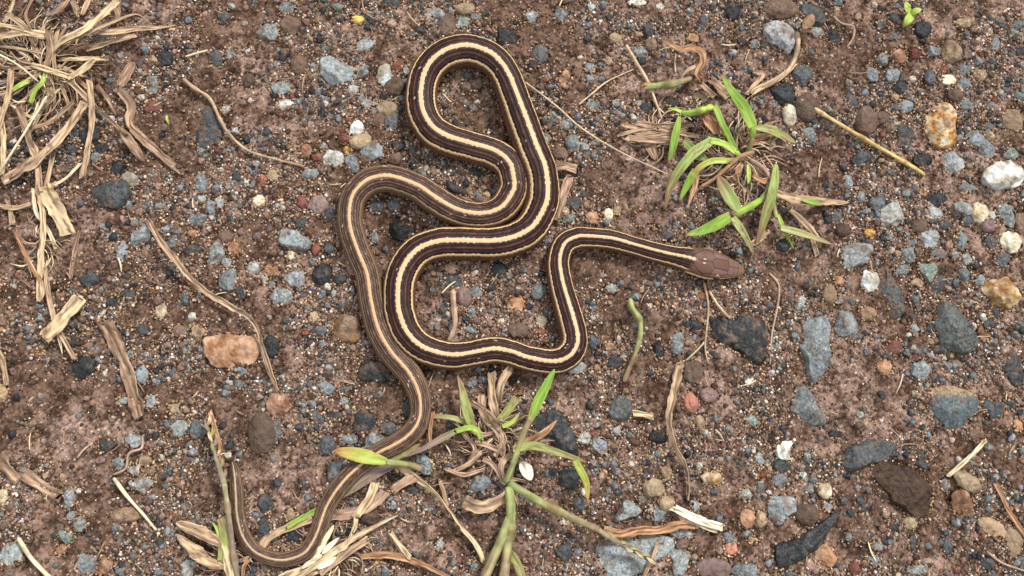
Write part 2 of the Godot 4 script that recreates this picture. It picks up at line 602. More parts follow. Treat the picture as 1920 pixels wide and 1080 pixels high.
			if headness > 0.0 and absf(ph) < 2.2:
				var vl := x2 * 1000.0
				var hq := plate * (1.0 + 0.06 * n_any.get_noise_2d(u * 9.0, vl * 9.0 + 40.0))
				if u > 7.5 and absf(vl) > 2.0 and u < 14.5: hq = hq.lerp(c(0.43, 0.345, 0.325), 0.75)
				if u > 14.0: hq = hq.lerp(c(0.42, 0.335, 0.30), 0.8)
				hq = hq.lerp(c(0.42, 0.33, 0.24), smoothstep(17.6, 19.6, u) * 0.7)
				var to_stripe := u < 0.9 - vl * vl * 1.2 and absf(vl) < 0.95
				var g_line := 9.0
				if u > -1.0:
					for ln in lines:
						g_line = minf(g_line, to_segment(u, vl, ln))
				var grain := 1.0 - 0.45 * exp(-pow(g_line / 0.11, 2.0))
				hq = hq * grain
				y2 -= 0.00016 * exp(-pow(g_line / 0.16, 2.0))
				# two small pale spots on the crown
				if Vector2((u - 4.25) / 0.55, (absf(vl) - 0.72) / 0.22).length() < 1.0: hq = c(0.80, 0.68, 0.53)
				# side of the head: lip scales under the eye
				var down := absf(rad_to_deg(ph))
				if down > 56.0:
					var lip := smoothstep(71.0, 76.0, down)
					hq = hq.lerp(c(0.40, 0.29, 0.20), smoothstep(54.0, 66.0, down))
					hq = hq.lerp(c(0.87, 0.80, 0.60), lip)
					if lip > 0.3 and fposmod(u, 2.3) < 0.22: hq = hq * 0.45
					if down > 96.0 and down < 101.0: hq = c(0.16, 0.11, 0.09)
				var onto := smoothstep(-2.0, 1.0, u + 0.5 * absf(vl) - 1.6)
				if to_stripe: onto = 0.0
				q = q.lerp(hq, onto)
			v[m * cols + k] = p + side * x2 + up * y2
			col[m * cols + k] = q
	var base := at(900, 540)
	for i in v.size(): v[i] -= base
	var snake := thing("snake", "slender dark brown snake with three cream stripes, coiled in loops on the soil", "snake", base)
	var body := put("body", grid_mesh(v, col, marks.size(), cols, true, false, true), mats.snake, snake)
	# eyes on the sides of the head
	for sgn in [-1.0, 1.0]:
		var i := run.size() - 1
		while i > 0 and run[i] > s_head + 0.0101: i -= 1
		var tan2 := (pts[mini(i + 6, pts.size() - 1)] - pts[i - 6]).normalized()
		var sd := tan2.cross(Vector3.UP).normalized()
		var ep: Vector3 = pts[i] + sd * (sgn * half[i] * 0.865) + Vector3.UP * (half[i] * 0.27) - base
		var e := put("eye", ball(0.0014), mats.iris, snake, ep)
		put("pupil", ball(0.0012), mats.eye, e, sd * float(sgn) * 0.00036 + Vector3.UP * 0.00012)
	for i in range(0, pts.size(), 6): taken.append([pts[i].x, pts[i].z, half[i] * 0.8])
	for i in range(20, pts.size() - 60):
		var sd3 := (pts[i + 1] - pts[i - 1]).cross(Vector3.UP).normalized()
		for k in 3:
			var w3 := half[i] * lerpf(0.86, 1.03, lcg(i, k, 1)) * (1.0 if lcg(i, k, 2) > 0.5 else -1.0)
			rims.append(Vector3(pts[i].x, 0, pts[i].z) + sd3 * w3)

func ball(r: float) -> ArrayMesh:
	var s: Array = sphere_of(3)
	var v := PackedVector3Array()
	for p in s[0]: v.append(p * r)
	return smooth(v, PackedColorArray(), s[1])

func head_lines() -> Array:           # seams between the head plates: mm ahead, mm aside
	var out := []
	for way in [1.0, -1.0]:
		for poly in ["-0.4 1.2 1.4 2.9 2.9 4.2 4.6 4.75 7.0 4.3 8.4 1.9 7.0 0", "8.4 1.9 13.6 2.0 14.3 0", "13.6 2.0 13.6 3.05 11.8 3.95 7.7 4.2 7.0 4.3", "13.6 3.05 15.0 3.3", "16.4 0 16.5 2.7", "18.5 0 18.5 1.4 17.9 2.2", "-0.4 1.2 -0.3 0", "4.6 4.75 3.0 5.4"]:
			var n: PackedStringArray = poly.split(" ")
			for k in range(0, n.size() - 3, 2):
				out.append([float(n[k]), float(n[k + 1]) * way, float(n[k + 2]), float(n[k + 3]) * way])
	out.append([-0.3, 0.0, 7.0, 0.0])
	out.append([14.3, 0.0, 18.5, 0.0])
	return out

func to_segment(x: float, y: float, s: Array) -> float:
	var dx: float = s[2] - s[0]
	var dy: float = s[3] - s[1]
	var t := clampf(((x - s[0]) * dx + (y - s[1]) * dy) / (dx * dx + dy * dy), 0.0, 1.0)
	return Vector2(x - s[0] - dx * t, y - s[1] - dy * t).length()

# ------------------------------------------------------------------ stones

# A stone: its outline in plan (ellipse with knocked-off corners, or the corners given), domed, cut by flat faces, partly sunk.
func stone_shape(px: float, py: float, w: float, h: float, ang: float, kind: String, flat: bool, lift: float, poly: Array) -> Array:
	var mid := spot(px, py, 0.0)
	var k := mpp(mid)
	var small := minf(w, h)
	var high := 0.5 * small * k * (0.62 + 0.25 * lcg(px, py, 1))
	if flat: high = 0.0023 + 0.000014 * small
	high = minf(high, 0.0052)
	mid = spot(px, py, high * 0.5 + lift)
	var outline := []
	if poly.size() > 5:
		for i in range(0, poly.size(), 2):
			var p := at(poly[i], poly[i + 1], mid.y) - mid
			outline.append(Vector2(p.x, p.z))
	else:
		var corners := 5 + int(lcg(px, py, 2) * 4.0)
		var round_ := kind in ["T", "O", "N", "C", "P", "Y", "S"]
		if round_: corners += 3
		var off := lcg(px, py, 3) * TAU
		var a := deg_to_rad(ang)
		for i in corners:
			var th := off + TAU * (i + (lcg(px, py, 10 + i) - 0.5) * (0.3 if round_ else 0.62)) / corners
			var rr := 1.02 + (lcg(px, py, 30 + i) - 0.5) * (0.10 if round_ else 0.26)
			var e := Vector2(cos(th) * w * 0.5 * rr, sin(th) * h * 0.5 * rr) * k * 1.14
			outline.append(e.rotated(a))
	if poly.size() > 5:
		var soft := []
		for i in outline.size():
			var a2: Vector2 = outline[i]
			var b2: Vector2 = outline[(i + 1) % outline.size()]
			soft.append(a2.lerp(b2, 0.16) * 1.05)
			soft.append(a2.lerp(b2, 0.84) * 1.05)
		outline = soft
	# order by direction so that a ray from the middle meets one side
	outline.sort_custom(func(a1, b1): return a1.angle() < b1.angle())
	var level := 2
	if small > 30 or maxf(w, h) > 44: level = 3
	if small > 60: level = 4
	if maxf(w, h) < 20: level = 1
	var s: Array = sphere_of(level)
	var cuts := []
	var ncut := 8 + int(lcg(px, py, 4) * 6.0)
	var roundish := kind in ["T", "C", "P", "Y", "S", "N"]
	for i in ncut:
		var th := TAU * lcg(px, py, 50 + i)
		var el := lerpf(0.15, 1.35, lcg(px, py, 60 + i))
		cuts.append([Vector3(cos(th) * cos(el), sin(el), sin(th) * cos(el)), lerpf(0.84, 0.97, lcg(px, py, 70 + i)) if roundish else lerpf(lerpf(0.90, 0.55, sin(el)), 0.90, lcg(px, py, 70 + i))])
	var v := PackedVector3Array()
	var faces := PackedVector3Array()
	var col := PackedColorArray()
	var options: Array = pal[kind]
	var tint: Color = options[int(lcg(px, py, 5) * 2.999)]
	tint = tint * lerpf(0.88, 1.14, lcg(px, py, 6)) * 1.16
	var mud := c(0.47, 0.38, 0.325)
	var muddy := lcg(px, py, 7) * 0.34 + (0.25 if flat else 0.0)
	for d0 in s[0]:
		var d: Vector3 = d0
		# squarer than a ball: flat top, steep sides
		var pw := 2.5 if not roundish else 2.15
		var hl := sqrt(d.x * d.x + d.z * d.z)
		d *= pow(pow(hl, pw) + pow(absf(d.y), pw), -1.0 / pw)
		var facet := Vector3.ZERO
		for cut in cuts:
			var ex: float = d.dot(cut[0]) - cut[1]
			if ex > 0.0:
				d -= cut[0] * ex
				facet = cut[0]
		var th := atan2(d.z, d.x)
		var rad := radius_to(outline, th)
		var n := n_any.get_noise_3d(d.x * 9.0 + px, d.y * 9.0, d.z * 9.0 + py)
		var rough := 1.0 + n * (0.10 if not roundish else 0.06)
		var hh := sqrt(d.x * d.x + d.z * d.z)
		var p := Vector3(cos(th) * hh * rad * rough, d.y * high * (1.0 + n * 0.22), sin(th) * hh * rad * rough)
		v.append(p)
		faces.append((facet / Vector3(rad, high, rad)).normalized() if facet != Vector3.ZERO and not roundish else Vector3.ZERO)
		var wp := p + mid
		var nn := n_any.get_noise_3d(wp.x * 3000.0, wp.y * 3000.0, wp.z * 3000.0)
		var q := tint * (1.0 + nn * 0.18)
		if kind == "Q": q = q.lerp(c(0.70, 0.46, 0.20), smoothstep(0.0, 0.35, nn)).lerp(c(0.90, 0.84, 0.74), smoothstep(0.05, 0.4, -nn))
		elif kind == "M": q = q.lerp(c(0.60, 0.40, 0.22), smoothstep(0.05, 0.3, nn)).lerp(c(0.36, 0.36, 0.34), smoothstep(0.1, 0.35, -nn))
		elif kind == "O": q = q.lerp(c(0.74, 0.60, 0.50), smoothstep(0.05, 0.4, nn))
		elif kind == "K": q = q.lerp(c(0.66, 0.57, 0.45), 1.0 - smoothstep(-0.0052, -0.0034, p.z + nn * 0.0012))
		elif kind == "H": q = q.lerp(c(0.22, 0.19, 0.19), smoothstep(0.1, 0.4, nn))
		elif (kind == "D" and small > 70) or kind == "J": q = q.lerp(c(0.44, 0.45, 0.40), smoothstep(0.2, 0.5, nn) * 0.7)
		var n2 := n_any.get_noise_3d(wp.x * 1600.0 + 55.0, wp.y * 1600.0, wp.z * 1600.0)
		q = q.lerp(mud * (1.0 + nn * 0.2), clampf((n2 - 0.28 + muddy * 0.55) * 2.2, 0.0, 0.8))
		col.append(q)
	return [v, col, s[1], mid - Vector3.UP * (high * (0.72 if flat else 0.42)), faces]

var rims := PackedVector3Array()     # places at the foot of stones and snake where crumbs gather
func note_stone(s: Array, w: float, h: float, poly: Array) -> void:
	taken.append([s[3].x, s[3].z, minf(w, h) * 0.5 * 0.00019])
	var n := 0
	for p0 in s[0]:
		var p: Vector3 = p0
		n += 1
		var here: Vector3 = p + s[3]
		if absf(here.y - ground(here.x, here.z)) < 0.0008 and n % (1 if s[0].size() < 200 else 3) == 0:
			rims.append(Vector3(here.x, 0, here.z) + Vector3(p.x, 0, p.z).normalized() * 0.0004)
		if (poly.size() > 5 or maxf(w, h) > 1.5 * minf(w, h)) and n % 17 == 0 and p.y > 0.0:
			taken.append([s[3].x + p.x * 0.6, s[3].z + p.z * 0.6, Vector2(p.x, p.z).length() * 0.36])

func radius_to(o: Array, th: float) -> float:
	var d := Vector2(cos(th), sin(th))
	var n := o.size()
	for i in n:
		var a: Vector2 = o[i]
		var b: Vector2 = o[(i + 1) % n]
		var e := b - a
		var den := d.cross(e)
		if absf(den) < 1e-12: continue
		var t := a.cross(e) / den
		var s := a.cross(d) / den
		if t > 0.0 and s >= -0.001 and s <= 1.001: return t
	return 0.001

func stone_mat(kind: String) -> Material:
	return mats["stone%d" % (0 if kind in ["B", "D", "G", "E", "K", "U", "J"] else 1 if kind in ["W", "C", "Q", "O", "M", "V", "Y"] else 2)]

func stone(px: float, py: float, w: float, h: float, ang: float, kind: String, flat: int, label: String, poly := [], lift := 0.0) -> void:
	var s := stone_shape(px, py, w, h, ang, kind, flat == 1, lift, poly)
	var called := "pebble" if maxf(w, h) < 44 else "stone"
	if kind == "V": called = "shell_fragment"
	var o := put(called, smooth(s[0], s[1], s[2], s[4]), stone_mat(kind), null, s[3])
	tag(o, label, "shell" if kind == "V" else called, "pebbles and stones scattered over the soil" if kind != "V" else "")
	note_stone(s, w, h, poly)

var loose := [PackedVector3Array(), PackedColorArray(), PackedInt32Array(), PackedVector3Array()]
func small_stone(px: float, py: float, w: float, h: float, ang: float, kind: String) -> void:
	var s := stone_shape(px, py, w, h, ang, kind, false, 0.0, [])
	var first: int = loose[0].size()
	for p in s[0]: loose[0].append(p + s[3])
	loose[1].append_array(s[1])
	loose[3].append_array(s[4])
	for i in s[2]: loose[2].append(i + first)
	note_stone(s, w, h, [])

func make_stones() -> void:
	stone(1510, 1015, 130, 110, 0, "D", 0, "dark greenish wedge-shaped stone with a pointed end near the bottom edge", [1457, 1023, 1493, 1010, 1533, 987, 1563, 963, 1580, 955, 1573, 970, 1550, 1010, 1537, 1033, 1507, 1053, 1467, 1060, 1457, 1043])
	stone(1700, 917, 120, 108, 0, "H", 0, "largest brown earthy stone with a crack round it, beside the dark teardrop stone", [1637, 877, 1657, 865, 1693, 870, 1733, 887, 1753, 907, 1753, 933, 1740, 970, 1717, 967, 1680, 940, 1647, 907])
	stone(1390, 630, 116, 106, 0, "D", 1, "wide flat black rock sunk in the soil under the snake's head", [1333, 587, 1377, 590, 1403, 583, 1440, 600, 1440, 660, 1427, 683, 1377, 653, 1340, 627], 0.0013)
	stone(1190, 1045, 140, 80, 0, "B", 1, "wide flat grey slab at the bottom edge under the seed stem", [1120, 1013, 1160, 1010, 1207, 1003, 1260, 1010, 1262, 1030, 1233, 1053, 1203, 1083, 1120, 1083], 0.0006)
	stone(1045, 800, 84, 110, 0, "D", 0, "largest black stone beside the tall green stem of the lower tuft", [1000, 787, 1033, 760, 1060, 780, 1077, 813, 1087, 853, 1060, 850, 1040, 830, 1010, 813])
	stone(1530, 655, 66, 122, 0, "B", 0, "tall slate-grey upright slab beside the thin root, below the snake's head", [1512, 598, 1550, 590, 1557, 607, 1559, 660, 1553, 693, 1530, 718, 1518, 707, 1512, 670, 1500, 647, 1508, 613])
	stone(1790, 765, 92, 86, 0, "K", 0, "largest teal-grey stone with a tan band, below the dark greenish stone", [1750, 727, 1777, 723, 1823, 735, 1837, 753, 1833, 777, 1810, 800, 1780, 806, 1750, 790, 1745, 763])
	stone(1797, 615, 80, 92, 0, "J", 0, "large dark greenish stone with pale blotches under the scattered gravel", [1768, 567, 1790, 568, 1820, 600, 1823, 617, 1838, 640, 1813, 663, 1770, 645, 1758, 610])
	stone(432, 655, 108, 66, 0, "O", 0, "largest orange quartz block with a pinkish face, beside the long dry stalk", [380, 633, 420, 626, 480, 627, 492, 650, 470, 680, 440, 690, 400, 685, 383, 665])
	stone(1632, 855, 104, 60, 0, "D", 0, "dark teardrop-shaped stone pointing at the brown clod", [1583, 853, 1607, 828, 1637, 823, 1687, 835, 1673, 852, 1653, 863, 1627, 875, 1600, 888, 1580, 880])
	stone(1690, 545, 40, 140, 0, "D", 1, "long flat black rock sunk in the soil below the pale block", [1642, 480, 1660, 493, 1670, 523, 1693, 547, 1700, 590, 1687, 600, 1670, 587, 1653, 550, 1643, 510], 0.0012)
	stone(1765, 232, 66, 84, 0, "Q", 0, "biggest orange and cream quartz stone in the upper gravel", [1740, 213, 1760, 193, 1780, 192, 1797, 213, 1798, 260, 1787, 275, 1760, 273, 1733, 240])
	stone(1515, 758, 66, 82, 0, "B", 0, "slate-grey rounded stone below the tall slate-grey slab", [1493, 727, 1513, 720, 1530, 747, 1550, 783, 1552, 797, 1530, 802, 1507, 787, 1485, 770, 1490, 750])
	stone(1880, 550, 76, 60, 0, "Q", 0, "large tan and white quartz stone by the edge beyond the gravel", [1843, 537, 1863, 523, 1893, 518, 1917, 533, 1917, 557, 1903, 577, 1877, 573, 1858, 557])
	stone(1883, 330, 72, 60, 0, "W", 0, "large whitish angular stone by the edge beyond the elongated grey stone", [1848, 310, 1870, 302, 1897, 300, 1920, 317, 1917, 347, 1893, 353, 1873, 358, 1848, 337])
	stone(390, 238, 56, 76, 0, "D", 1, "large flat charcoal stone sunk in soil beside the curling twig")
	stone(1903, 685, 40, 100, 0, "D", 1, "large half-buried dark speckled stone at the edge below the big quartz")
	stone(210, 362, 70, 54, 0, "D", 0, "large dark rounded stone below the rounded white quartz pebble")
	stone(1467, 955, 56, 66, 0, "B", 0, "large blue-grey angular stone below the white shell", [1443, 933, 1467, 922, 1495, 937, 1493, 963, 1460, 988, 1443, 967])
	stone(632, 128, 72, 50, 0, "U", 0, "large angular light blue-grey stone just beyond the top bend of the snake", [599, 107, 623, 103, 637, 115, 660, 120, 669, 128, 667, 143, 647, 152, 627, 157, 613, 147, 600, 132])
	stone(1465, 67, 58, 60, 0, "G", 0, "large grey rounded stone at the top edge, beside the long dry twig", [1440, 43, 1460, 37, 1477, 42, 1493, 63, 1490, 80, 1483, 100, 1470, 87, 1447, 78, 1433, 57])
	stone(690, 695, 66, 52, 0, "D", 1, "large dark flat stone beneath the snake's tapering rear body", [667, 690, 693, 670, 720, 680, 737, 707, 713, 717, 677, 713], 0.0008)
	stone(490, 812, 48, 70, 0, "N", 0, "large grey-brown stone below the orange rounded pebble")
	stone(650, 615, 56, 52, 0, "M", 0, "wide mottled orange-brown stone against the snake's descending body")
	stone(550, 447, 66, 44, 0, "U", 0, "large angular pale grey stone beside the two brick-red chips", [520, 428, 540, 423, 567, 437, 584, 453, 573, 470, 557, 468, 523, 457])
	stone(1610, 478, 58, 50, 0, "U", 0, "large pale grey block with a chipped lower edge beyond the snake's head", [1580, 457, 1607, 453, 1635, 457, 1641, 475, 1639, 495, 1617, 495, 1595, 506, 1583, 500])
	stone(1177, 957, 56, 48, 0, "B", 0, "dark blue-grey three-cornered stone below the tan angular stone", [1150, 980, 1173, 932, 1207, 957, 1190, 970])
	stone(1625, 225, 44, 56, 0, "N", 0, "dark brown lump beside the golden straw")
	stone(1469, 173, 52, 46, -20, "D", 0, "dark speckled square stone beside the long dry twig near the upper tuft")
	stone(1590, 605, 46, 52, 0, "B", 0, "blue-grey angular stone between the large pale block and the tall dark slab", [1580, 580, 1600, 587, 1612, 607, 1607, 623, 1583, 632, 1567, 620, 1570, 603])
	stone(750, 430, 54, 44, 0, "D", 0, "glossy black rounded stone inside the snake's middle loop", [727, 423, 743, 408, 763, 418, 780, 433, 757, 452, 737, 445])
	stone(618, 402, 46, 50, 0, "D", 1, "dark flat stone touching the outside of the snake's middle bend")
	stone(636, 880, 42, 54, 0, "B", 0, "blue-grey stone under the green leaf that crosses the snake's tail", [613, 867, 640, 857, 652, 863, 647, 887, 623, 910, 615, 897])
	stone(1275, 1057, 42, 54, 0, "B", 0, "large blue-grey stone at the bottom edge beside the flat grey slab")
	stone(1228, 915, 50, 44, 0, "T", 0, "tan angular stone above the paler tan pebble near the cream straw", [1205, 910, 1223, 893, 1240, 900, 1252, 923, 1237, 933, 1208, 933])
	stone(1525, 25, 54, 40, 30, "D", 0, "large dark blue-grey stone at the top edge under the upright tan pebble")
	stone(550, 1008, 50, 40, 0, "D", 1, "dark stone in the curve of the snake's tail")
	stone(1808, 945, 40, 50, 0, "O", 0, "orange-tan block below the tan curved pebble")
	stone(425, 527, 40, 48, 0, "B", 0, "blue-grey upright stone tucked below the pale three-cornered stone", [420, 503, 443, 503, 443, 527, 432, 553, 413, 543, 404, 527])
	stone(528, 557, 52, 36, -10, "U", 0, "blue-grey rounded stone with a whitish top beside the long dry stalk")
	stone(20, 1037, 42, 44, 0, "U", 0, "large pale grey stone in the bottom corner beside the pale straw")
	stone(160, 1060, 36, 50, 0, "U", 0, "pale grey upright stone at the bottom edge beside the orange-brown pebble")
	stone(1740, 508, 40, 44, 0, "E", 0, "pale green-grey three-cornered stone below the broad blue-grey pebble", [1722, 498, 1740, 488, 1758, 497, 1758, 513, 1747, 532, 1733, 517])
	stone(521, 758, 40, 44, 0, "O", 0, "orange rounded pebble at the lower tip of the long dry stalk")
	stone(235, 965, 58, 30, 0, "T", 1, "pale tan quartz patch beside the whitish root")
	stone(266, 441, 42, 40, -30, "U", 0, "light grey angular stone beside the head of the long dry stalk")
	stone(1674, 403, 38, 44, 0, "G", 0, "pale grey-pink quartz stone by the blue-grey block above the yellow chip")
	stone(1742, 446, 46, 34, -15, "B", 0, "broad blue-grey pebble above the pale green-grey stone")
	stone(403, 472, 34, 46, 0, "U", 0, "pale grey three-cornered stone near the middle of the long dry stalk", [402, 446, 417, 460, 421, 477, 405, 495, 387, 493, 390, 467])
	stone(604, 513, 38, 40, 0, "D", 0, "dark blue-grey rounded stone with a pale edge, close to the snake's descending body")
	stone(1817, 903, 54, 28, 35, "T", 0, "tan curved pebble above the orange-tan block beside the brown stone")
	stone(1898, 453, 38, 38, 0, "C", 0, "cream angular pebble near the edge beyond the row of grey pebbles")
	stone(900, 905, 40, 36, 0, "B", 0, "blue-grey pebble in the bare soil by the lower tuft")
	stone(1632, 523, 34, 42, 0, "W", 0, "whitish pebble touching the underside of the large pale grey block")
	stone(1014, 97, 40, 34, 0, "D", 0, "dark angular stone just outside the snake's top bend")
	stone(692, 970, 36, 36, 0, "N", 0, "round brown pebble beside the straw blades below the snake's tail")
	stone(502, 58, 38, 34, 0, "U", 0, "pale-topped blue-grey pebble by the top edge, above the big angular grey stone")
	stone(1840, 398, 32, 40, 0, "C", 0, "cream rounded pebble in the row of small grey pebbles")
	stone(1060, 145, 24, 52, 10, "O", 1, "buried orange quartz streak between the snake and the thin tan stem")
	stone(725, 203, 36, 34, 0, "T", 0, "round orange-tan pebble beside the snake's top bend")
	stone(1470, 843, 34, 36, 0, "V", 0, "bright white shell fragment with a notched edge", [1455, 840, 1467, 827, 1490, 827, 1483, 843, 1480, 863, 1458, 858])
	stone(242, 335, 36, 32, 0, "W", 0, "rounded white quartz pebble below the dry grass clump")
	stone(1482, 212, 26, 44, 0, "C", 0, "cream speckled upright pebble below the dark speckled square stone")
	stone(795, 868, 26, 44, -30, "B", 0, "blue-grey chip beside the sheath of the green leaf over the tail")
	stone(720, 137, 30, 38, 0, "W", 0, "whitish pebble next to the red brick-coloured chip by the snake's top bend")
	stone(597, 383, 34, 32, 0, "P", 0, "pinkish speckled pebble next to the dark stone touching the snake's middle bend")
	stone(127, 1005, 38, 28, 0, "E", 0, "pale greenish three-cornered chip above the pale straw at the bottom corner", [107, 994, 133, 995, 145, 1007, 125, 1022, 113, 1010])
	stone(1296, 755, 28, 38, 0, "S", 0, "salmon pink pebble beside the mauve chip near the twisted straw")
	stone(1335, 896, 40, 26, 10, "Q", 0, "oval orange and white quartz pebble near the end of the twisted straw")
	stone(1237, 817, 32, 32, 0, "D", 0, "dark cube-like pebble beside the twisted brown straw")
	stone(130, 935, 24, 42, 0, "B", 0, "blue-grey oblong pebble standing apart below the lower left roots")
	stone(375, 343, 24, 40, 0, "B", 0, "blue-grey oblong pebble below the lower end of the curling twig")
	stone(1807, 130, 30, 32, 0, "B", 0, "upper pebble of the blue-grey pair beside the cream pebble")
	stone(1080, 690, 40, 24, -30, "B", 0, "blue-grey angular chip touching the outside of the snake's lowest bend")
	stone(683, 83, 34, 28, -20, "U", 0, "pale grey square-edged pebble above the white pebble beside the snake")
	stone(1010, 545, 34, 28, 0, "B", 0, "blue-grey chip lying against the snake's neck bend on the inner side")
	stone(372, 410, 36, 26, -5, "U", 0, "pale angular pebble above the dark hollow beside the long dry stalk")
	stone(870, 555, 24, 38, -15, "P", 0, "smooth mauve-red pebble beside the buried pinkish root")
	stone(1678, 650, 32, 28, 0, "R", 0, "brick-red stone between the slate-grey slab and the dark greenish stone")
	stone(968, 570, 34, 26, -25, "O", 0, "small orange quartz chip inside the lower loop of the snake")
	stone(151, 103, 36, 24, 0, "R", 0, "reddish stone tucked among the blades of the dry straw clump")
	stone(1688, 104, 28, 30, 0, "O", 0, "orange quartz pebble close to the round brick-red pebble in the upper gravel")
	stone(1700, 199, 30, 28, 0, "B", 0, "light blue-grey angular pebble at the middle of the upper gravel cluster")
	stone(1548, 918, 26, 32, 0, "C", 0, "cream faceted pebble between the dark teardrop stone and the grey angular stone")
	stone(812, 23, 40, 20, 5, "U", 0, "pale blue-grey flat pebble near the top edge, above the snake's top bend")
	stone(1062, 233, 30, 26, 0, "U", 0, "square blue-grey pebble near the snake, beneath the long thin straw")
	stone(1330, 740, 30, 26, 0, "P", 0, "mauve chip beside the salmon pink pebble")
	stone(1810, 157, 28, 26, 0, "B", 0, "lower pebble of the blue-grey pair beside the cream pebble")
	stone(1410, 791, 27, 26, 0, "E", 0, "small round greenish pebble above the white shell")
	stone(441, 465, 26, 26, 0, "O", 0, "orange pebble next to the pale grey three-cornered stone")
	stone(1114, 196, 36, 18, 10, "B", 0, "pale-edged oval pebble beside the thin straw that leaves the snake")
	stone(1778, 148, 32, 20, 10, "C", 0, "cream pebble beside the stacked pair of blue-grey pebbles")
	stone(1517, 40, 18, 34, 35, "T", 0, "upright elongated tan pebble resting on the dark stone at the top edge", [], 0.006)
	stone(1718, 98, 24, 24, 0, "R", 0, "round brick-red pebble beside the orange quartz pebble in the upper gravel")
	stone(1855, 423, 26, 22, -30, "P", 0, "pinkish pebble tucked under the cream rounded pebble")
	stone(591, 466, 22, 24, 0, "R", 0, "brick-red chip beside the large angular pale grey stone")
	stone(1372, 1028, 24, 22, 0, "S", 0, "small salmon red pebble under the blue-grey pebble near the bottom edge")
	stone(847, 503, 26, 20, 20, "T", 0, "tan pebble against the inner edge of the snake's lower loop")
	stone(302, 583, 20, 26, 10, "C", 0, "cream oblong pebble between the long dry stalk and the straw stems")
	stone(748, 120, 26, 18, -40, "R", 0, "red brick-coloured chip touching the whitish pebble by the snake's top bend")
	stone(667, 36, 30, 15, -10, "Y", 0, "yellowish tan chip near the top edge above the snake's top bend")
	stone(1301, 70, 22, 20, 0, "O", 0, "round orange-tan pebble above the dry curled leaf of the upper tuft")
	stone(1014, 603, 22, 20, 0, "W", 0, "pale translucent pebble inside the lower loop against the rising neck")
	stone(1633, 435, 22, 17, 15, "Y", 0, "small bright yellow chip above the large pale grey block")
	stone(878, 138, 16, 18, 0, "D", 0, "small dark pebble inside the snake's top bend, under its curve")
	stone(940, 603, 16, 15, 0, "W", 0, "small white chip inside the lower loop of the snake")
	stone(650, 280, 14, 14, 0, "Y", 0, "tiny yellow pebble beside the speckled tan pebble above the snake's middle bend")
	stone(148, 688, 58, 52, 0, "D", 1, "large charcoal half-buried stone near the buried brown blade, towards the straw stems")
	stone(1843, 270, 40, 66, 0, "B", 0, "large blue-grey elongated stone beside the whitish edge stone, towards the biggest quartz", [1815, 250, 1827, 239, 1847, 257, 1868, 280, 1865, 300, 1852, 307, 1837, 287, 1817, 263])
	stone(1703, 250, 52, 50, 0, "D", 1, "large charcoal half-buried stone beside the biggest quartz, towards the golden straw")
	stone(1788, 305, 50, 46, -15, "G", 0, "large light grey angular stone near the biggest quartz, towards the whitish edge stone")
	stone(1515, 200, 44, 50, 0, "N", 0, "large brown rounded stone near the long dry twig, towards the golden straw")
	stone(1465, 15, 60, 36, 0, "N", 0, "large brown elongated stone between the seedling and the dry sheath")
	stone(1340, 1066, 60, 36, 0, "P", 0, "large mauve elongated stone between the bottom slab and the wedge stone")
	stone(1903, 1012, 36, 60, 0, "T", 1, "large tan half-buried stone between the brown cracked stone and the teal-grey stone")
	stone(950, 68, 44, 48, 0, "D", 1, "large charcoal half-buried stone near the snake's top bend, towards the dry sheath")
	stone(1165, 765, 42, 50, 0, "J", 0, "large dark grey angular stone near the twisted straw, towards the black stone")
	stone(680, 790, 44, 42, 0, "D", 0, "large charcoal angular stone beside the tail-crossing leaf, towards the mottled stone")
	stone(1862, 990, 54, 32, 30, "T", 0, "large tan elongated stone between the wedge stone and the teal-grey stone")
	stone(1275, 990, 46, 36, 0, "B", 0, "large blue-grey angular stone beside the cream straw, towards the bottom slab")
	stone(1885, 400, 30, 54, -25, "B", 0, "large blue-grey elongated stone beside the whitish edge stone, towards the edge quartz")
	stone(1548, 1043, 40, 40, 0, "O", 0, "large orange-tan rounded pebble between the brown cracked stone and the wedge stone")
	stone(1515, 965, 42, 38, 0, "N", 0, "large brown rounded pebble beside the wedge stone, towards the white shell")
	stone(1788, 93, 36, 44, 0, "T", 1, "large tan half-buried stone near the seedling, towards the whitish edge stone")
	stone(543, 47, 38, 40, 0, "N", 0, "large brown rounded pebble between the curling twig and the big angular stone")
	stone(1300, 697, 40, 38, 0, "N", 0, "large brown rounded pebble beside the salmon pebble, towards the snake's head")
	stone(697, 280, 36, 42, -25, "B", 0, "large blue-grey angular pebble near the snake's middle bend, towards the snake's top bend")
	stone(623, 297, 42, 36, 0, "G", 0, "large light grey angular pebble near the snake's middle bend, towards the big angular stone")
	stone(1900, 225, 36, 42, 0, "T", 0, "large tan rounded pebble near the whitish edge stone, towards the seedling")
	stone(262, 908, 42, 36, 0, "G", 1, "large light grey half-buried pebble between the seed stalk and the hooked root")
	stone(972, 618, 44, 34, 0, "N", 1, "large brown half-buried stone near the snake's lowest bend, towards the snake's lower loop")
	stone(1862, 765, 44, 34, 25, "D", 0, "large charcoal angular stone between the edge quartz and the teal-grey stone")
	stone(838, 48, 32, 46, 0, "N", 0, "large brown rounded stone between the big angular stone and the snake's top bend")
	stone(1728, 693, 40, 36, 0, "B", 0, "mid-sized blue-grey angular pebble beside the brick-red stone, towards the teal-grey stone")
	stone(1070, 898, 40, 36, 0, "D", 0, "mid-sized charcoal angular pebble near the black stone, towards the seed stem")
	stone(1400, 1072, 48, 30, 0, "B", 0, "mid-sized blue-grey elongated stone near the wedge stone, towards the bottom slab")
	stone(165, 255, 38, 36, 0, "D", 0, "mid-sized charcoal angular pebble near the white quartz pebble, towards the dead grass clump")
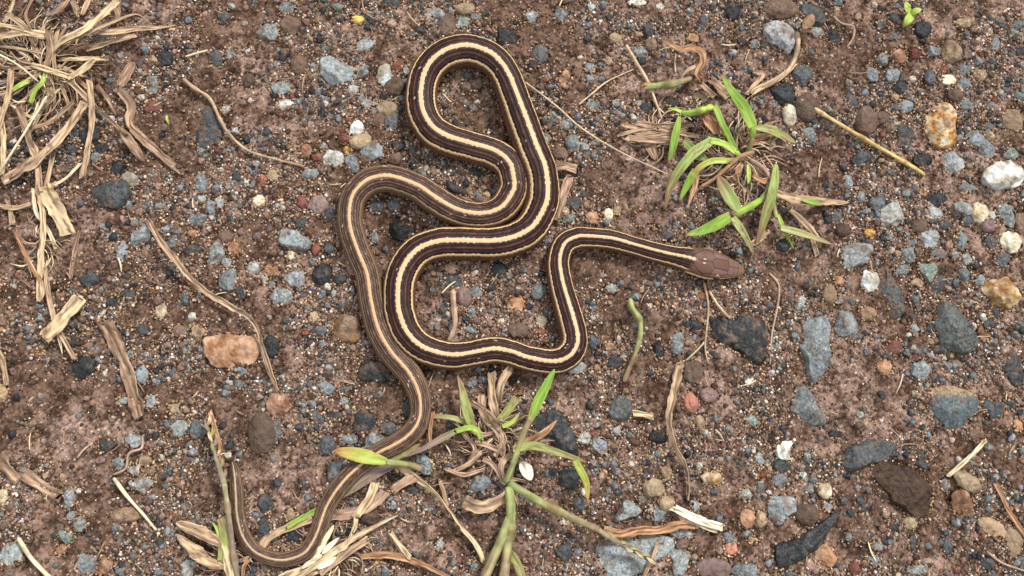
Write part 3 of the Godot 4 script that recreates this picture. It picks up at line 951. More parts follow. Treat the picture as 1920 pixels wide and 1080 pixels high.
	stone(1505, 140, 36, 38, 0, "D", 0, "mid-sized charcoal angular pebble beside the long dry twig, towards the golden straw")
	stone(1375, 18, 34, 38, 0, "D", 0, "mid-sized charcoal angular pebble between the dry sheath and the long dry twig")
	stone(368, 806, 34, 38, 0, "B", 0, "mid-sized blue-grey angular pebble near the snake's tail tip, towards the buried brown blade")
	stone(1465, 902, 38, 34, 0, "B", 0, "mid-sized blue-grey angular pebble beside the white shell, towards the wedge stone")
	stone(1058, 1034, 32, 40, 0, "D", 0, "mid-sized charcoal angular pebble near the seed stem, towards the twisted runner")
	stone(508, 648, 30, 42, -10, "D", 0, "mid-sized charcoal angular pebble near the orange quartz block, towards the mottled stone")
	stone(734, 232, 26, 48, 20, "B", 0, "mid-sized blue-grey elongated stone between the big angular stone and the glossy black stone")
	stone(1070, 380, 44, 28, 0, "D", 0, "mid-sized charcoal elongated stone near the snake's neck, towards the long thin straw")
	stone(553, 522, 34, 36, 0, "G", 0, "mid-sized light grey angular pebble near the pale angular stone, towards the mottled stone")
	stone(612, 833, 34, 36, 0, "D", 0, "mid-sized charcoal angular pebble beside the tail-crossing leaf, towards the orange rounded pebble")
	stone(704, 830, 36, 34, 0, "B", 0, "mid-sized blue-grey angular pebble beside the tail-crossing leaf, towards the snake's rear body")
	stone(1735, 300, 38, 32, 0, "D", 1, "mid-sized charcoal half-buried pebble beside the biggest quartz, towards the yellow chip")
	stone(517, 808, 24, 50, 0, "B", 0, "mid-sized blue-grey elongated stone beside the grey-brown stone, towards the tail-crossing leaf")
	stone(1720, 1070, 50, 24, 0, "B", 0, "mid-sized blue-grey elongated stone between the teal-grey stone and the wedge stone")
	stone(770, 915, 46, 26, 0, "D", 1, "mid-sized charcoal half-buried stone near the twisted runner, towards the tail-crossing leaf")
	stone(740, 160, 34, 34, 0, "N", 0, "mid-sized brown rounded pebble near the big angular stone, towards the snake's top bend")
	stone(1618, 296, 34, 34, 0, "D", 0, "mid-sized charcoal angular pebble beside the golden straw, towards the yellow chip")
	stone(286, 160, 25, 46, -8, "B", 0, "mid-sized blue-grey elongated stone between the curling twig and the dead grass clump")
	stone(352, 1066, 30, 38, 0, "G", 0, "mid-sized light grey angular pebble between the snake's tail curve and the corner straw")
	stone(229, 470, 26, 42, -20, "B", 0, "mid-sized blue-grey elongated pebble between the white quartz pebble and the buried brown blade")
	stone(308, 108, 32, 34, 0, "D", 0, "mid-sized charcoal angular pebble between the curling twig and the dead grass clump")
	stone(168, 523, 34, 32, 0, "D", 0, "mid-sized charcoal angular pebble near the straw stems, towards the long dry stalk")
	stone(1125, 836, 32, 34, -20, "B", 0, "mid-sized blue-grey angular pebble near the black stone, towards the twisted straw")
	stone(497, 945, 30, 36, 0, "D", 0, "mid-sized charcoal angular pebble near the snake's tail tip, towards the snake's tail curve")
	stone(1880, 487, 24, 44, 35, "D", 0, "mid-sized charcoal elongated stone beside the edge quartz, towards the whitish edge stone")
	stone(1758, 371, 40, 26, 0, "D", 0, "mid-sized charcoal angular pebble between the whitish edge stone and the yellow chip")
	stone(1463, 872, 40, 26, 0, "D", 0, "mid-sized charcoal angular pebble beside the white shell, towards the wedge stone")
	stone(560, 120, 30, 34, 0, "N", 0, "mid-sized brown rounded pebble beside the big angular stone, towards the curling twig")
	stone(1733, 53, 34, 30, 0, "D", 0, "mid-sized charcoal angular pebble beside the seedling, towards the biggest quartz")
	stone(1518, 252, 30, 34, 0, "B", 0, "mid-sized blue-grey angular pebble near the golden straw, towards the upper green tuft")
	stone(1648, 378, 30, 34, 10, "B", 0, "mid-sized blue-grey angular pebble beside the yellow chip, towards the golden straw")
	stone(935, 503, 34, 30, 0, "D", 0, "mid-sized charcoal angular pebble between the snake's lower loop and the snake's neck")
	stone(1565, 63, 24, 42, -35, "D", 0, "mid-sized charcoal elongated pebble near the long dry twig, towards the seedling")
	stone(1760, 532, 24, 42, 35, "D", 0, "mid-sized charcoal elongated pebble near the dark greenish stone, towards the yellow chip")
	stone(1271, 644, 24, 42, 12, "B", 0, "mid-sized blue-grey elongated pebble near the stubby green stem, towards the fine reddish root")
	stone(727, 803, 36, 28, 0, "D", 0, "mid-sized charcoal angular pebble beside the snake's rear body, towards the tail-crossing leaf")
	stone(1804, 451, 25, 40, 15, "B", 0, "mid-sized blue-grey elongated pebble near the edge quartz, towards the yellow chip")
	stone(676, 263, 38, 26, -25, "T", 0, "mid-sized tan rounded pebble near the snake's middle bend, towards the big angular stone")
	stone(660, 305, 26, 38, -25, "B", 0, "mid-sized blue-grey angular pebble near the snake's middle bend, towards the big angular stone")
	stone(360, 468, 40, 24, 0, "D", 1, "mid-sized charcoal half-buried pebble near the long dry stalk, towards the white quartz pebble")
	stone(336, 803, 30, 32, 0, "B", 0, "mid-sized blue-grey angular pebble near the hooked root, towards the snake's tail tip")
	stone(195, 1060, 30, 32, 0, "O", 1, "mid-sized orange-tan half-buried pebble between the corner straw and the seed stalk")
	stone(594, 782, 24, 40, -30, "D", 0, "mid-sized charcoal elongated pebble near the orange rounded pebble, towards the tail-crossing leaf")
	stone(492, 992, 24, 40, 0, "D", 0, "mid-sized charcoal elongated pebble beside the snake's tail curve, towards the seed stalk")
	stone(527, 165, 36, 26, -10, "B", 0, "mid-sized blue-grey angular pebble near the big angular stone, towards the curling twig")
	stone(583, 325, 36, 26, -15, "B", 0, "mid-sized blue-grey angular pebble near the snake's middle bend, towards the curling twig")
	stone(1240, 965, 26, 36, 0, "B", 0, "mid-sized blue-grey angular pebble beside the cream straw, towards the seed stem")
	stone(1780, 1030, 26, 36, 0, "D", 0, "mid-sized charcoal angular pebble between the wedge stone and the teal-grey stone")
	stone(539, 13, 38, 24, 0, "B", 0, "mid-sized blue-grey elongated pebble between the curling twig and the snake's top bend")
	stone(767, 765, 24, 38, 0, "D", 0, "mid-sized charcoal elongated pebble beside the snake's rear body, towards the mottled stone")
	stone(1705, 477, 30, 30, 0, "B", 0, "mid-sized blue-grey angular pebble near the yellow chip, towards the dark greenish stone")
	stone(1053, 28, 28, 32, 30, "B", 0, "mid-sized blue-grey angular pebble between the snake's top bend and the dry sheath")
	stone(1628, 587, 32, 28, 0, "T", 0, "mid-sized tan rounded pebble near the brick-red stone, towards the pale chipped block")
	stone(195, 836, 32, 28, 0, "D", 1, "mid-sized charcoal half-buried pebble between the buried brown blade and the hooked root")
	stone(1557, 552, 26, 34, 0, "T", 0, "mid-sized tan rounded pebble near the pale chipped block, towards the slate slab")
	stone(848, 527, 34, 26, 20, "D", 0, "mid-sized charcoal angular pebble near the snake's lower loop, towards the snake's neck")
	stone(1853, 1055, 26, 34, 0, "D", 0, "mid-sized charcoal angular pebble between the brown cracked stone and the teal-grey stone")
	stone(733, 5, 40, 22, 0, "D", 0, "mid-sized charcoal elongated pebble between the snake's top bend and the big angular stone")
	stone(1320, 42, 24, 36, 0, "D", 0, "mid-sized charcoal angular pebble between the dry sheath and the seedling")
	stone(1200, 95, 36, 24, 0, "G", 0, "mid-sized light grey angular pebble near the dry sheath, towards the snake's top bend")
	stone(475, 503, 24, 36, -25, "G", 0, "mid-sized light grey angular pebble near the long dry stalk, towards the pale angular stone")
	stone(1720, 565, 20, 42, -10, "D", 1, "mid-sized charcoal half-buried pebble near the dark greenish stone, towards the pale chipped block")
	stone(1115, 640, 28, 30, 0, "D", 0, "mid-sized charcoal angular pebble beside the snake's lowest bend, towards the stubby green stem")
	stone(740, 380, 30, 28, 0, "D", 0, "mid-sized charcoal angular pebble beside the glossy black stone, towards the big angular stone")
	stone(1760, 477, 38, 22, -15, "B", 0, "mid-sized blue-grey elongated pebble between the yellow chip and the edge quartz")
	stone(667, 241, 26, 32, 25, "W", 0, "mid-sized whitish angular pebble near the big angular stone, towards the snake's middle bend")
	stone(1076, 267, 26, 32, -10, "B", 0, "mid-sized blue-grey angular pebble beside the long thin straw, towards the glossy black stone")
	stone(1726, 422, 32, 26, -20, "N", 0, "mid-sized brown rounded pebble near the yellow chip, towards the whitish edge stone")
	stone(1235, 655, 26, 32, 0, "D", 0, "mid-sized charcoal angular pebble beside the stubby green stem, towards the salmon pebble")
	stone(265, 702, 26, 32, -15, "B", 0, "mid-sized blue-grey angular pebble beside the buried brown blade, towards the orange quartz block")
	stone(250, 827, 32, 26, 15, "G", 0, "mid-sized light grey angular pebble beside the hooked root, towards the buried brown blade")
	stone(1402, 972, 26, 32, 0, "O", 0, "mid-sized orange-tan rounded pebble near the cream straw, towards the wedge stone")
	stone(848, 350, 34, 24, 25, "D", 0, "mid-sized charcoal angular pebble near the glossy black stone, towards the long thin straw")
	stone(1062, 410, 40, 20, 0, "E", 0, "mid-sized greenish grey elongated pebble near the snake's neck, towards the glossy black stone")
	stone(405, 107, 22, 36, -15, "D", 0, "mid-sized charcoal elongated pebble between the big angular stone and the dead grass clump")
	stone(1808, 388, 36, 22, 20, "G", 0, "mid-sized light grey elongated pebble near the whitish edge stone, towards the yellow chip")
	stone(1300, 607, 36, 22, 0, "D", 0, "mid-sized charcoal elongated pebble near the stubby green stem, towards the fine reddish root")
	stone(1755, 400, 28, 28, 0, "G", 0, "mid-sized light grey angular pebble near the yellow chip, towards the whitish edge stone")
	stone(1810, 514, 28, 28, 0, "B", 0, "mid-sized blue-grey angular pebble near the edge quartz, towards the yellow chip")
	stone(1468, 461, 28, 28, 0, "D", 0, "mid-sized charcoal angular pebble between the snake's head and the pale chipped block")
	stone(1661, 688, 28, 28, 0, "O", 0, "mid-sized orange-tan rounded pebble beside the brick-red stone, towards the teardrop stone")
	stone(1087, 945, 28, 28, 0, "D", 0, "mid-sized charcoal angular pebble beside the seed stem, towards the black stone")
	stone(220, 312, 30, 26, 0, "D", 0, "mid-sized charcoal angular pebble beside the white quartz pebble, towards the dead grass clump")
	stone(1205, 412, 30, 26, 0, "N", 0, "mid-sized brown rounded pebble beside the snake's neck, towards the upper green tuft")
	stone(1250, 440, 30, 26, 0, "D", 0, "mid-sized charcoal angular pebble near the snake's neck, towards the snake's head")
	stone(870, 42, 32, 24, 0, "E", 0, "mid-sized greenish grey angular pebble between the big angular stone and the dry sheath")
	stone(636, 525, 32, 24, -20, "D", 0, "mid-sized charcoal angular pebble near the mottled stone, towards the pale angular stone")
	stone(1913, 415, 18, 42, 0, "T", 0, "mid-sized tan elongated pebble near the whitish edge stone, towards the edge quartz")
	stone(288, 198, 34, 22, -15, "R", 0, "mid-sized brick-red angular pebble between the white quartz pebble and the big angular stone")
	stone(872, 14, 34, 22, 0, "T", 0, "mid-sized tan rounded pebble between the big angular stone and the dry sheath")
	stone(1315, 182, 34, 22, 0, "T", 0, "mid-sized tan rounded pebble beside the dry sheath, towards the upper green tuft")
	stone(1502, 567, 28, 26, 0, "G", 0, "mid-sized light grey angular pebble beside the fine reddish root, towards the pale chipped block")
	stone(1155, 678, 28, 26, 0, "D", 0, "mid-sized charcoal angular pebble beside the stubby green stem, towards the black stone")
	stone(1252, 945, 28, 26, 0, "T", 0, "mid-sized tan rounded pebble beside the cream straw, towards the black stone")
	stone(1212, 200, 30, 24, -20, "D", 0, "mid-sized charcoal angular pebble beside the dry sheath, towards the long thin straw")
	stone(1050, 287, 30, 24, 0, "N", 0, "mid-sized brown rounded pebble beside the long thin straw, towards the glossy black stone")
	stone(1598, 190, 20, 36, -15, "D", 0, "mid-sized charcoal elongated pebble beside the golden straw, towards the long dry twig")
	stone(1898, 287, 30, 24, 0, "E", 0, "mid-sized greenish grey angular pebble between the biggest quartz and the whitish edge stone")
	stone(1910, 45, 24, 30, 30, "B", 0, "mid-sized blue-grey angular pebble between the whitish edge stone and the seedling")
	stone(886, 618, 36, 20, 10, "B", 0, "mid-sized blue-grey elongated pebble between the snake's lower loop and the snake's lowest bend")
	stone(267, 617, 24, 30, 0, "D", 0, "mid-sized charcoal angular pebble near the buried brown blade, towards the long dry stalk")
	stone(1425, 860, 24, 30, 0, "B", 0, "mid-sized blue-grey angular pebble beside the white shell, towards the cream straw")
	stone(1693, 505, 32, 22, -25, "B", 0, "mid-sized blue-grey angular pebble near the pale chipped block, towards the dark greenish stone")
	stone(281, 756, 22, 32, 15, "B", 0, "mid-sized blue-grey angular pebble beside the buried brown blade, towards the snake's tail tip")
	stone(655, 825, 32, 22, 0, "B", 0, "mid-sized blue-grey angular pebble beside the tail-crossing leaf, towards the orange rounded pebble")
	stone(1728, 862, 22, 32, -25, "D", 0, "mid-sized charcoal angular pebble beside the brown cracked stone, towards the teal-grey stone")
	stone(1813, 195, 26, 26, 0, "B", 0, "mid-sized blue-grey angular pebble between the whitish edge stone and the biggest quartz")
	stone(1582, 430, 26, 26, 0, "N", 0, "mid-sized brown rounded pebble beside the yellow chip, towards the snake's head")
	stone(115, 105, 28, 24, 0, "N", 0, "mid-sized brown rounded pebble beside the dead grass clump, towards the white quartz pebble")
	stone(740, 297, 28, 24, 0, "N", 0, "mid-sized brown rounded pebble near the snake's middle bend, towards the snake's top bend")
	stone(997, 28, 24, 28, 0, "G", 0, "mid-sized light grey angular pebble between the snake's top bend and the dry sheath")
	stone(1676, 141, 28, 24, -15, "B", 0, "mid-sized blue-grey angular pebble near the seedling, towards the golden straw")
	stone(1793, 177, 28, 24, 0, "N", 0, "mid-sized brown rounded pebble beside the biggest quartz, towards the seedling")
	stone(507, 505, 28, 24, 0, "O", 0, "mid-sized orange-tan rounded pebble beside the pale angular stone, towards the long dry stalk")
	stone(372, 621, 28, 24, 0, "T", 0, "mid-sized tan rounded pebble beside the orange quartz block, towards the long dry stalk")
	stone(612, 728, 28, 24, 30, "B", 0, "mid-sized blue-grey angular pebble near the orange rounded pebble, towards the mottled stone")
	stone(745, 272, 30, 22, 0, "D", 0, "mid-sized charcoal angular pebble between the snake's middle bend and the snake's top bend")
	stone(1750, 93, 30, 22, 5, "B", 0, "mid-sized blue-grey angular pebble near the seedling, towards the biggest quartz")
	stone(1636, 137, 22, 30, -20, "B", 0, "mid-sized blue-grey angular pebble near the golden straw, towards the seedling")
	stone(1593, 340, 22, 30, 0, "B", 0, "mid-sized blue-grey angular pebble near the golden straw, towards the yellow chip")
	stone(150, 983, 22, 30, 0, "G", 0, "mid-sized light grey angular pebble near the corner straw, towards the hooked root")
	stone(1656, 109, 25, 26, 0, "B", 0, "mid-sized blue-grey angular pebble near the seedling, towards the upper green tuft")
	stone(1812, 352, 36, 18, 0, "B", 0, "mid-sized blue-grey elongated pebble beside the whitish edge stone, towards the yellow chip")
	stone(1847, 625, 20, 32, -15, "O", 0, "mid-sized orange-tan elongated pebble near the edge quartz, towards the teal-grey stone")
	stone(603, 620, 32, 20, 0, "D", 0, "mid-sized charcoal elongated pebble beside the mottled stone, towards the orange quartz block")
	stone(465, 150, 24, 26, 0, "N", 0, "small brown rounded pebble near the curling twig, towards the big angular stone")
	stone(1155, 70, 26, 24, 0, "T", 1, "small tan half-buried pebble near the dry sheath, towards the snake's top bend")
	stone(1654, 220, 26, 24, 0, "N", 0, "small brown rounded pebble beside the golden straw, towards the seedling")
	stone(1812, 484, 24, 26, 0, "B", 0, "small blue-grey angular pebble near the edge quartz, towards the yellow chip")
	stone(892, 547, 26, 24, 0, "B", 0, "small blue-grey angular pebble between the snake's lower loop and the snake's lowest bend")
	stone(1095, 822, 26, 24, 0, "G", 0, "small light grey angular pebble beside the black stone, towards the twisted straw")
	stone(1707, 980, 26, 24, 0, "T", 0, "small tan rounded pebble between the wedge stone and the brown cracked stone")
	stone(1830, 815, 26, 24, 0, "N", 0, "small brown rounded pebble between the brown cracked stone and the teal-grey stone")
	stone(135, 277, 28, 22, 0, "D", 0, "small charcoal angular pebble near the white quartz pebble, towards the dead grass clump")
	stone(711, 225, 22, 28, 15, "N", 0, "small brown rounded pebble near the big angular stone, towards the glossy black stone")
	stone(1745, 143, 22, 28, 0, "D", 0, "small charcoal angular pebble near the biggest quartz, towards the seedling")
	stone(1816, 412, 28, 22, 0, "D", 0, "small charcoal angular pebble near the whitish edge stone, towards the yellow chip")
	stone(1397, 924, 28, 22, 0, "G", 0, "small light grey angular pebble near the cream straw, towards the white shell")
	stone(1867, 83, 18, 34, 0, "B", 0, "small blue-grey elongated pebble between the seedling and the whitish edge stone")
	stone(1713, 1020, 16, 38, 0, "D", 0, "small charcoal elongated pebble between the wedge stone and the brown cracked stone")
	stone(1690, 163, 30, 20, 0, "D", 0, "small charcoal angular pebble near the biggest quartz, towards the long dry twig")
	stone(1912, 90, 20, 30, 0, "D", 0, "small charcoal angular pebble between the seedling and the whitish edge stone")
	stone(347, 555, 20, 30, -15, "B", 0, "small blue-grey angular pebble beside the long dry stalk, towards the straw stems")
	stone(4, 735, 20, 30, 0, "C", 0, "small cream rounded pebble between the straw stems and the corner straw")
	stone(4, 930, 20, 30, 0, "C", 0, "small cream rounded pebble between the corner straw and the straw stems")
	stone(1250, 885, 20, 30, 0, "T", 0, "small tan rounded pebble beside the twisted straw, towards the cream straw")
	stone(420, 30, 24, 24, 0, "D", 0, "small charcoal angular pebble between the big angular stone and the dead grass clump")
	stone(680, 133, 24, 24, 0, "B", 0, "small blue-grey angular pebble beside the big angular stone, towards the snake's top bend")
	stone(1263, 192, 32, 18, 0, "D", 0, "small charcoal elongated pebble beside the dry sheath, towards the upper green tuft")
	stone(1112, 407, 24, 24, 0, "O", 0, "small orange-tan rounded pebble beside the snake's neck, towards the long thin straw")
	stone(565, 377, 24, 24, 0, "R", 0, "small brick-red angular pebble beside the pale angular stone, towards the big angular stone")
	stone(223, 868, 24, 24, 0, "B", 0, "small blue-grey angular pebble beside the hooked root, towards the corner straw")
	stone(512, 330, 22, 26, 0, "T", 0, "small tan rounded pebble near the curling twig, towards the pale angular stone")
	stone(1536, 57, 26, 22, 0, "G", 0, "small light grey angular pebble near the long dry twig, towards the seedling")
	stone(1855, 238, 22, 26, 0, "D", 0, "small charcoal angular pebble near the biggest quartz, towards the whitish edge stone")
	stone(1605, 632, 26, 22, -30, "D", 0, "small charcoal angular pebble near the brick-red stone, towards the slate slab")
	stone(423, 443, 26, 22, 0, "N", 0, "small brown rounded pebble near the long dry stalk, towards the curling twig")
	stone(452, 547, 22, 26, 0, "D", 0, "small charcoal angular pebble beside the long dry stalk, towards the pale angular stone")
	stone(1280, 1020, 26, 22, 0, "N", 0, "small brown rounded pebble beside the cream straw, towards the bottom slab")
	stone(1260, 1040, 26, 22, -20, "B", 0, "small blue-grey angular pebble beside the bottom slab, towards the cream straw")
	stone(190, 278, 28, 20, 0, "D", 0, "small charcoal angular pebble between the dead grass clump and the white quartz pebble")
	small_stone(1764, 654, 28, 20, 0, "D")
	small_stone(213, 564, 28, 20, 0, "D")
	small_stone(1302, 950, 20, 28, 0, "B")
	small_stone(1428, 975, 20, 28, 0, "T")
	small_stone(1640, 1050, 28, 20, 30, "B")
	small_stone(565, 417, 26, 21, 0, "D")
	small_stone(535, 193, 30, 18, -10, "W")
	small_stone(918, 537, 18, 30, -20, "D")
	small_stone(628, 777, 36, 15, 10, "D")
	small_stone(1911, 800, 18, 30, 0, "O")
	small_stone(1643, 1025, 28, 19, 0, "B")
	small_stone(430, 100, 24, 22, 0, "G")
	small_stone(573, 282, 22, 24, 0, "O")
	small_stone(1085, 58, 24, 22, 0, "N")
	small_stone(1222, 82, 22, 24, 0, "N")
	small_stone(1838, 140, 24, 22, 0, "T")
	small_stone(1570, 405, 24, 22, 0, "D")
	small_stone(1857, 607, 24, 22, 0, "D")
	small_stone(485, 377, 24, 22, 0, "C")
	small_stone(1368, 1008, 24, 22, 0, "B")
	small_stone(1605, 1065, 22, 24, 0, "R")
	small_stone(180, 292, 20, 26, 0, "B")
	small_stone(648, 257, 26, 20, 0, "R")
	small_stone(1772, 420, 26, 20, 15, "D")
	small_stone(1858, 453, 26, 20, 0, "D")
	small_stone(705, 385, 26, 20, 0, "D")
	small_stone(395, 387, 20, 26, 0, "B")
	small_stone(335, 619, 26, 20, 0, "N")
	small_stone(1312, 793, 20, 26, 0, "T")
	small_stone(1564, 815, 26, 20, 0, "D")
	small_stone(411, 380, 17, 30, 0, "G")
	small_stone(493, 338, 18, 28, -25, "R")
	small_stone(1808, 42, 28, 18, 0, "T")
	small_stone(893, 320, 28, 18, 0, "D")
	small_stone(826, 1025, 18, 28, 0, "G")
	small_stone(240, 552, 26, 19, 0, "D")
	small_stone(895, 155, 22, 22, 0, "N")
	small_stone(617, 463, 22, 22, 0, "D")
	small_stone(893, 32, 20, 24, -20, "B")
	small_stone(1217, 52, 20, 24, 0, "D")
	small_stone(1793, 403, 24, 20, 0, "D")
	small_stone(250, 878, 24, 20, 0, "G")
	small_stone(1023, 257, 18, 26, 0, "B")
	small_stone(450, 696, 26, 18, 0, "B")
	small_stone(1428, 888, 24, 19, 0, "R")
	small_stone(1195, 5, 32, 14, 0, "W")
	small_stone(430, 150, 26, 17, 0, "D")
	small_stone(660, 168, 26, 17, -10, "G")
	small_stone(1835, 223, 17, 26, 0, "D")
	small_stone(792, 53, 20, 22, 0, "D")
	small_stone(1680, 33, 20, 22, 0, "D")
	small_stone(1715, 617, 20, 22, 0, "B")
	small_stone(1897, 757, 22, 20, 0, "D")
	small_stone(1911, 181, 19, 23, 0, "B")
	small_stone(685, 300, 18, 24, 0, "N")
	small_stone(1055, 396, 24, 18, 0, "T")
	small_stone(886, 585, 18, 24, 0, "B")
	small_stone(1640, 167, 28, 15, 35, "D")
	small_stone(1773, 910, 15, 28, 0, "B")
	small_stone(1204, 938, 22, 19, 0, "B")
	small_stone(1720, 529, 24, 17, 0, "T")
	small_stone(1575, 525, 24, 17, 35, "O")
	small_stone(1145, 541, 24, 17, 0, "E")
	small_stone(280, 880, 24, 17, 0, "T")
	small_stone(687, 193, 20, 20, 0, "G")
	small_stone(875, 162, 20, 20, 0, "N")
	small_stone(997, 120, 20, 20, 0, "D")
	small_stone(1107, 126, 20, 20, 0, "B")
	small_stone(1338, 140, 20, 20, 0, "D")
	small_stone(760, 470, 20, 20, 0, "D")
	small_stone(1415, 80, 22, 18, -30, "B")
	small_stone(1655, 47, 22, 18, 0, "D")
	small_stone(1680, 202, 22, 18, 0, "D")
	small_stone(1615, 367, 18, 22, 0, "B")
	small_stone(1142, 401, 18, 22, 0, "C")
	small_stone(426, 491, 22, 18, 0, "G")
	small_stone(1675, 990, 22, 18, 0, "D")
	small_stone(231, 750, 24, 16, 0, "G")
	small_stone(545, 965, 16, 24, 0, "T")
	small_stone(1702, 175, 20, 19, 0, "B")
	small_stone(1839, 525, 19, 20, 0, "B")
	small_stone(1291, 1001, 20, 19, 0, "G")
	small_stone(494, 523, 18, 21, 0, "G")
	small_stone(271, 862, 22, 17, 0, "T")
	small_stone(765, 62, 24, 15, 0, "D")
	small_stone(1193, 192, 24, 15, 0, "G")
	small_stone(1572, 5, 20, 18, 0, "B")
	small_stone(1711, 455, 18, 20, 0, "B")
	small_stone(1142, 650, 20, 18, 0, "T")
	small_stone(587, 594, 18, 20, 0, "T")
	small_stone(326, 765, 20, 18, 0, "T")
	small_stone(115, 1030, 20, 18, 0, "O")
	small_stone(675, 182, 16, 22, 0, "B")
	small_stone(702, 445, 16, 22, 0, "B")
	small_stone(372, 556, 22, 16, -30, "G")
	small_stone(1552, 948, 22, 16, 0, "G")
	small_stone(1868, 588, 15, 23, 0, "D")
	small_stone(1157, 806, 18, 19, 0, "G")
	small_stone(425, 203, 20, 17, 0, "G")
	small_stone(654, 225, 20, 17, 30, "R")
	small_stone(1791, 477, 20, 17, 0, "B")
	small_stone(1225, 697, 24, 14, 0, "D")
	small_stone(1728, 205, 22, 15, -15, "D")
	small_stone(907, 25, 18, 18, 0, "D")
	small_stone(1107, 148, 18, 18, 0, "B")
	small_stone(1858, 255, 18, 18, 0, "T")
	small_stone(295, 563, 18, 18, 0, "P")
	small_stone(1868, 466, 23, 14, 0, "B")
	small_stone(362, 435, 20, 16, 0, "O")
	small_stone(1584, 313, 18, 17, 0, "D")
	small_stone(131, 967, 18, 17, 0, "B")
	small_stone(1401, 1000, 17, 18, 0, "B")
	small_stone(596, 293, 17, 17, 0, "R")
	small_stone(1769, 128, 17, 17, 0, "R")
	small_stone(1015, 623, 17, 17, 0, "R")
	small_stone(442, 245, 18, 16, 0, "G")
	small_stone(763, 133, 16, 18, 0, "G")
	small_stone(605, 272, 16, 18, 0, "B")
	small_stone(1376, 98, 18, 16, 0, "B")
	small_stone(1040, 178, 18, 16, 0, "D")
	small_stone(912, 367, 16, 18, 0, "T")
	small_stone(1592, 1006, 16, 18, 0, "B")
	small_stone(465, 95, 13, 22, 0, "G")
	small_stone(550, 275, 26, 11, 0, "T")
	small_stone(1118, 267, 19, 15, 0, "G")
	small_stone(1238, 12, 17, 16, 0, "W")
	small_stone(1157, 393, 17, 16, 0, "T")
	small_stone(378, 372, 17, 16, 0, "B")
	small_stone(1861, 403, 15, 18, 0, "G")
	small_stone(566, 552, 18, 15, 0, "D")
	small_stone(510, 534, 19, 14, 0, "B")
	small_stone(1156, 192, 16, 16, 0, "B")
	small_stone(1781, 459, 16, 16, 0, "T")
	small_stone(735, 43, 17, 15, 0, "T")
	small_stone(1391, 76, 18, 14, 0, "D")
	small_stone(1845, 595, 14, 18, 0, "W")
	small_stone(1085, 325, 16, 15, 0, "D")
	small_stone(1121, 690, 16, 15, 0, "T")
	small_stone(1415, 1012, 20, 12, 0, "T")
	small_stone(248, 1044, 14, 17, 0, "D")
	small_stone(1141, 113, 14, 16, 0, "T")
	small_stone(1100, 290, 16, 14, 0, "D")
	small_stone(1610, 32, 14, 16, 0, "T")
	small_stone(1648, 70, 16, 14, 0, "D")
	small_stone(245, 664, 14, 16, 0, "B")
	small_stone(545, 478, 12, 18, 0, "C")
	small_stone(699, 207, 14, 15, 0, "B")
	small_stone(967, 40, 15, 14, 0, "D")
	small_stone(1876, 172, 15, 14, 0, "E")
	small_stone(549, 499, 21, 10, 0, "W")
	small_stone(1679, 181, 16, 13, 0, "T")
	small_stone(543, 415, 16, 13, 0, "B")
	small_stone(1653, 16, 14, 14, 0, "D")
	small_stone(283, 908, 14, 14, 0, "W")
	small_stone(1866, 187, 13, 15, 0, "R")
	small_stone(1058, 980, 13, 13, 0, "W")
	small_stone(1340, 645, 14, 12, 0, "R")
	small_stone(1221, 952, 11, 15, 0, "G")
	small_stone(148, 922, 12, 13, 0, "W")
	small_stone(1497, 45, 11, 14, 0, "G")
	small_stone(1017, 637, 13, 11, 0, "R")
	small_stone(1151, 162, 11, 11, 0, "T")
	small_stone(1229, 428, 10, 9, 0, "W")
	var o := put("small_pebbles", smooth(loose[0], loose[1], loose[2], loose[3]), mats.stone0)
	tag(o, "scattered small pebbles between the larger stones", "small pebbles", "", "stuff")

# ------------------------------------------------------------------ grass, straw, roots

var looks := {}

func make_looks() -> void:       # colours from base to tip
	looks = {
		"green": [c(0.55, 0.63, 0.29), c(0.41, 0.55, 0.19), c(0.43, 0.56, 0.22)],
		"fresh": [c(0.65, 0.70, 0.37), c(0.56, 0.68, 0.28), c(0.54, 0.66, 0.30)],
		"deep": [c(0.45, 0.52, 0.28), c(0.35, 0.44, 0.21), c(0.37, 0.43, 0.25)],
		"mottled": [c(0.61, 0.63, 0.38), c(0.50, 0.53, 0.31), c(0.54, 0.46, 0.34)],
		"bronze": [c(0.54, 0.61, 0.34), c(0.46, 0.54, 0.27), c(0.52, 0.37, 0.29)],
		"turning": [c(0.57, 0.64, 0.29), c(0.60, 0.64, 0.29), c(0.68, 0.49, 0.30)],
		"purple": [c(0.55, 0.53, 0.38), c(0.51, 0.43, 0.38), c(0.45, 0.36, 0.37)],
		"umber": [c(0.49, 0.45, 0.36), c(0.47, 0.40, 0.365), c(0.53, 0.53, 0.37)],
		"stalk": [c(0.56, 0.60, 0.38), c(0.57, 0.56, 0.37), c(0.55, 0.46, 0.37)],
		"straw": [c(0.67, 0.58, 0.46), c(0.73, 0.64, 0.51), c(0.69, 0.60, 0.48)],
		"pale": [c(0.78, 0.71, 0.58), c(0.82, 0.76, 0.63), c(0.76, 0.68, 0.55)],
		"tan": [c(0.58, 0.485, 0.39), c(0.64, 0.54, 0.44), c(0.60, 0.50, 0.41)],
		"brown": [c(0.46, 0.375, 0.315), c(0.53, 0.435, 0.36), c(0.48, 0.39, 0.325)],
		"rust": [c(0.53, 0.395, 0.305), c(0.59, 0.44, 0.33), c(0.60, 0.46, 0.35)],
		"cream": [c(0.88, 0.84, 0.74), c(0.92, 0.88, 0.79), c(0.86, 0.81, 0.70)],
		"golden": [c(0.72, 0.65, 0.51), c(0.70, 0.56, 0.35), c(0.72, 0.64, 0.38)],
		"pink": [c(0.57, 0.465, 0.40), c(0.63, 0.52, 0.44), c(0.57, 0.465, 0.395)],
	}

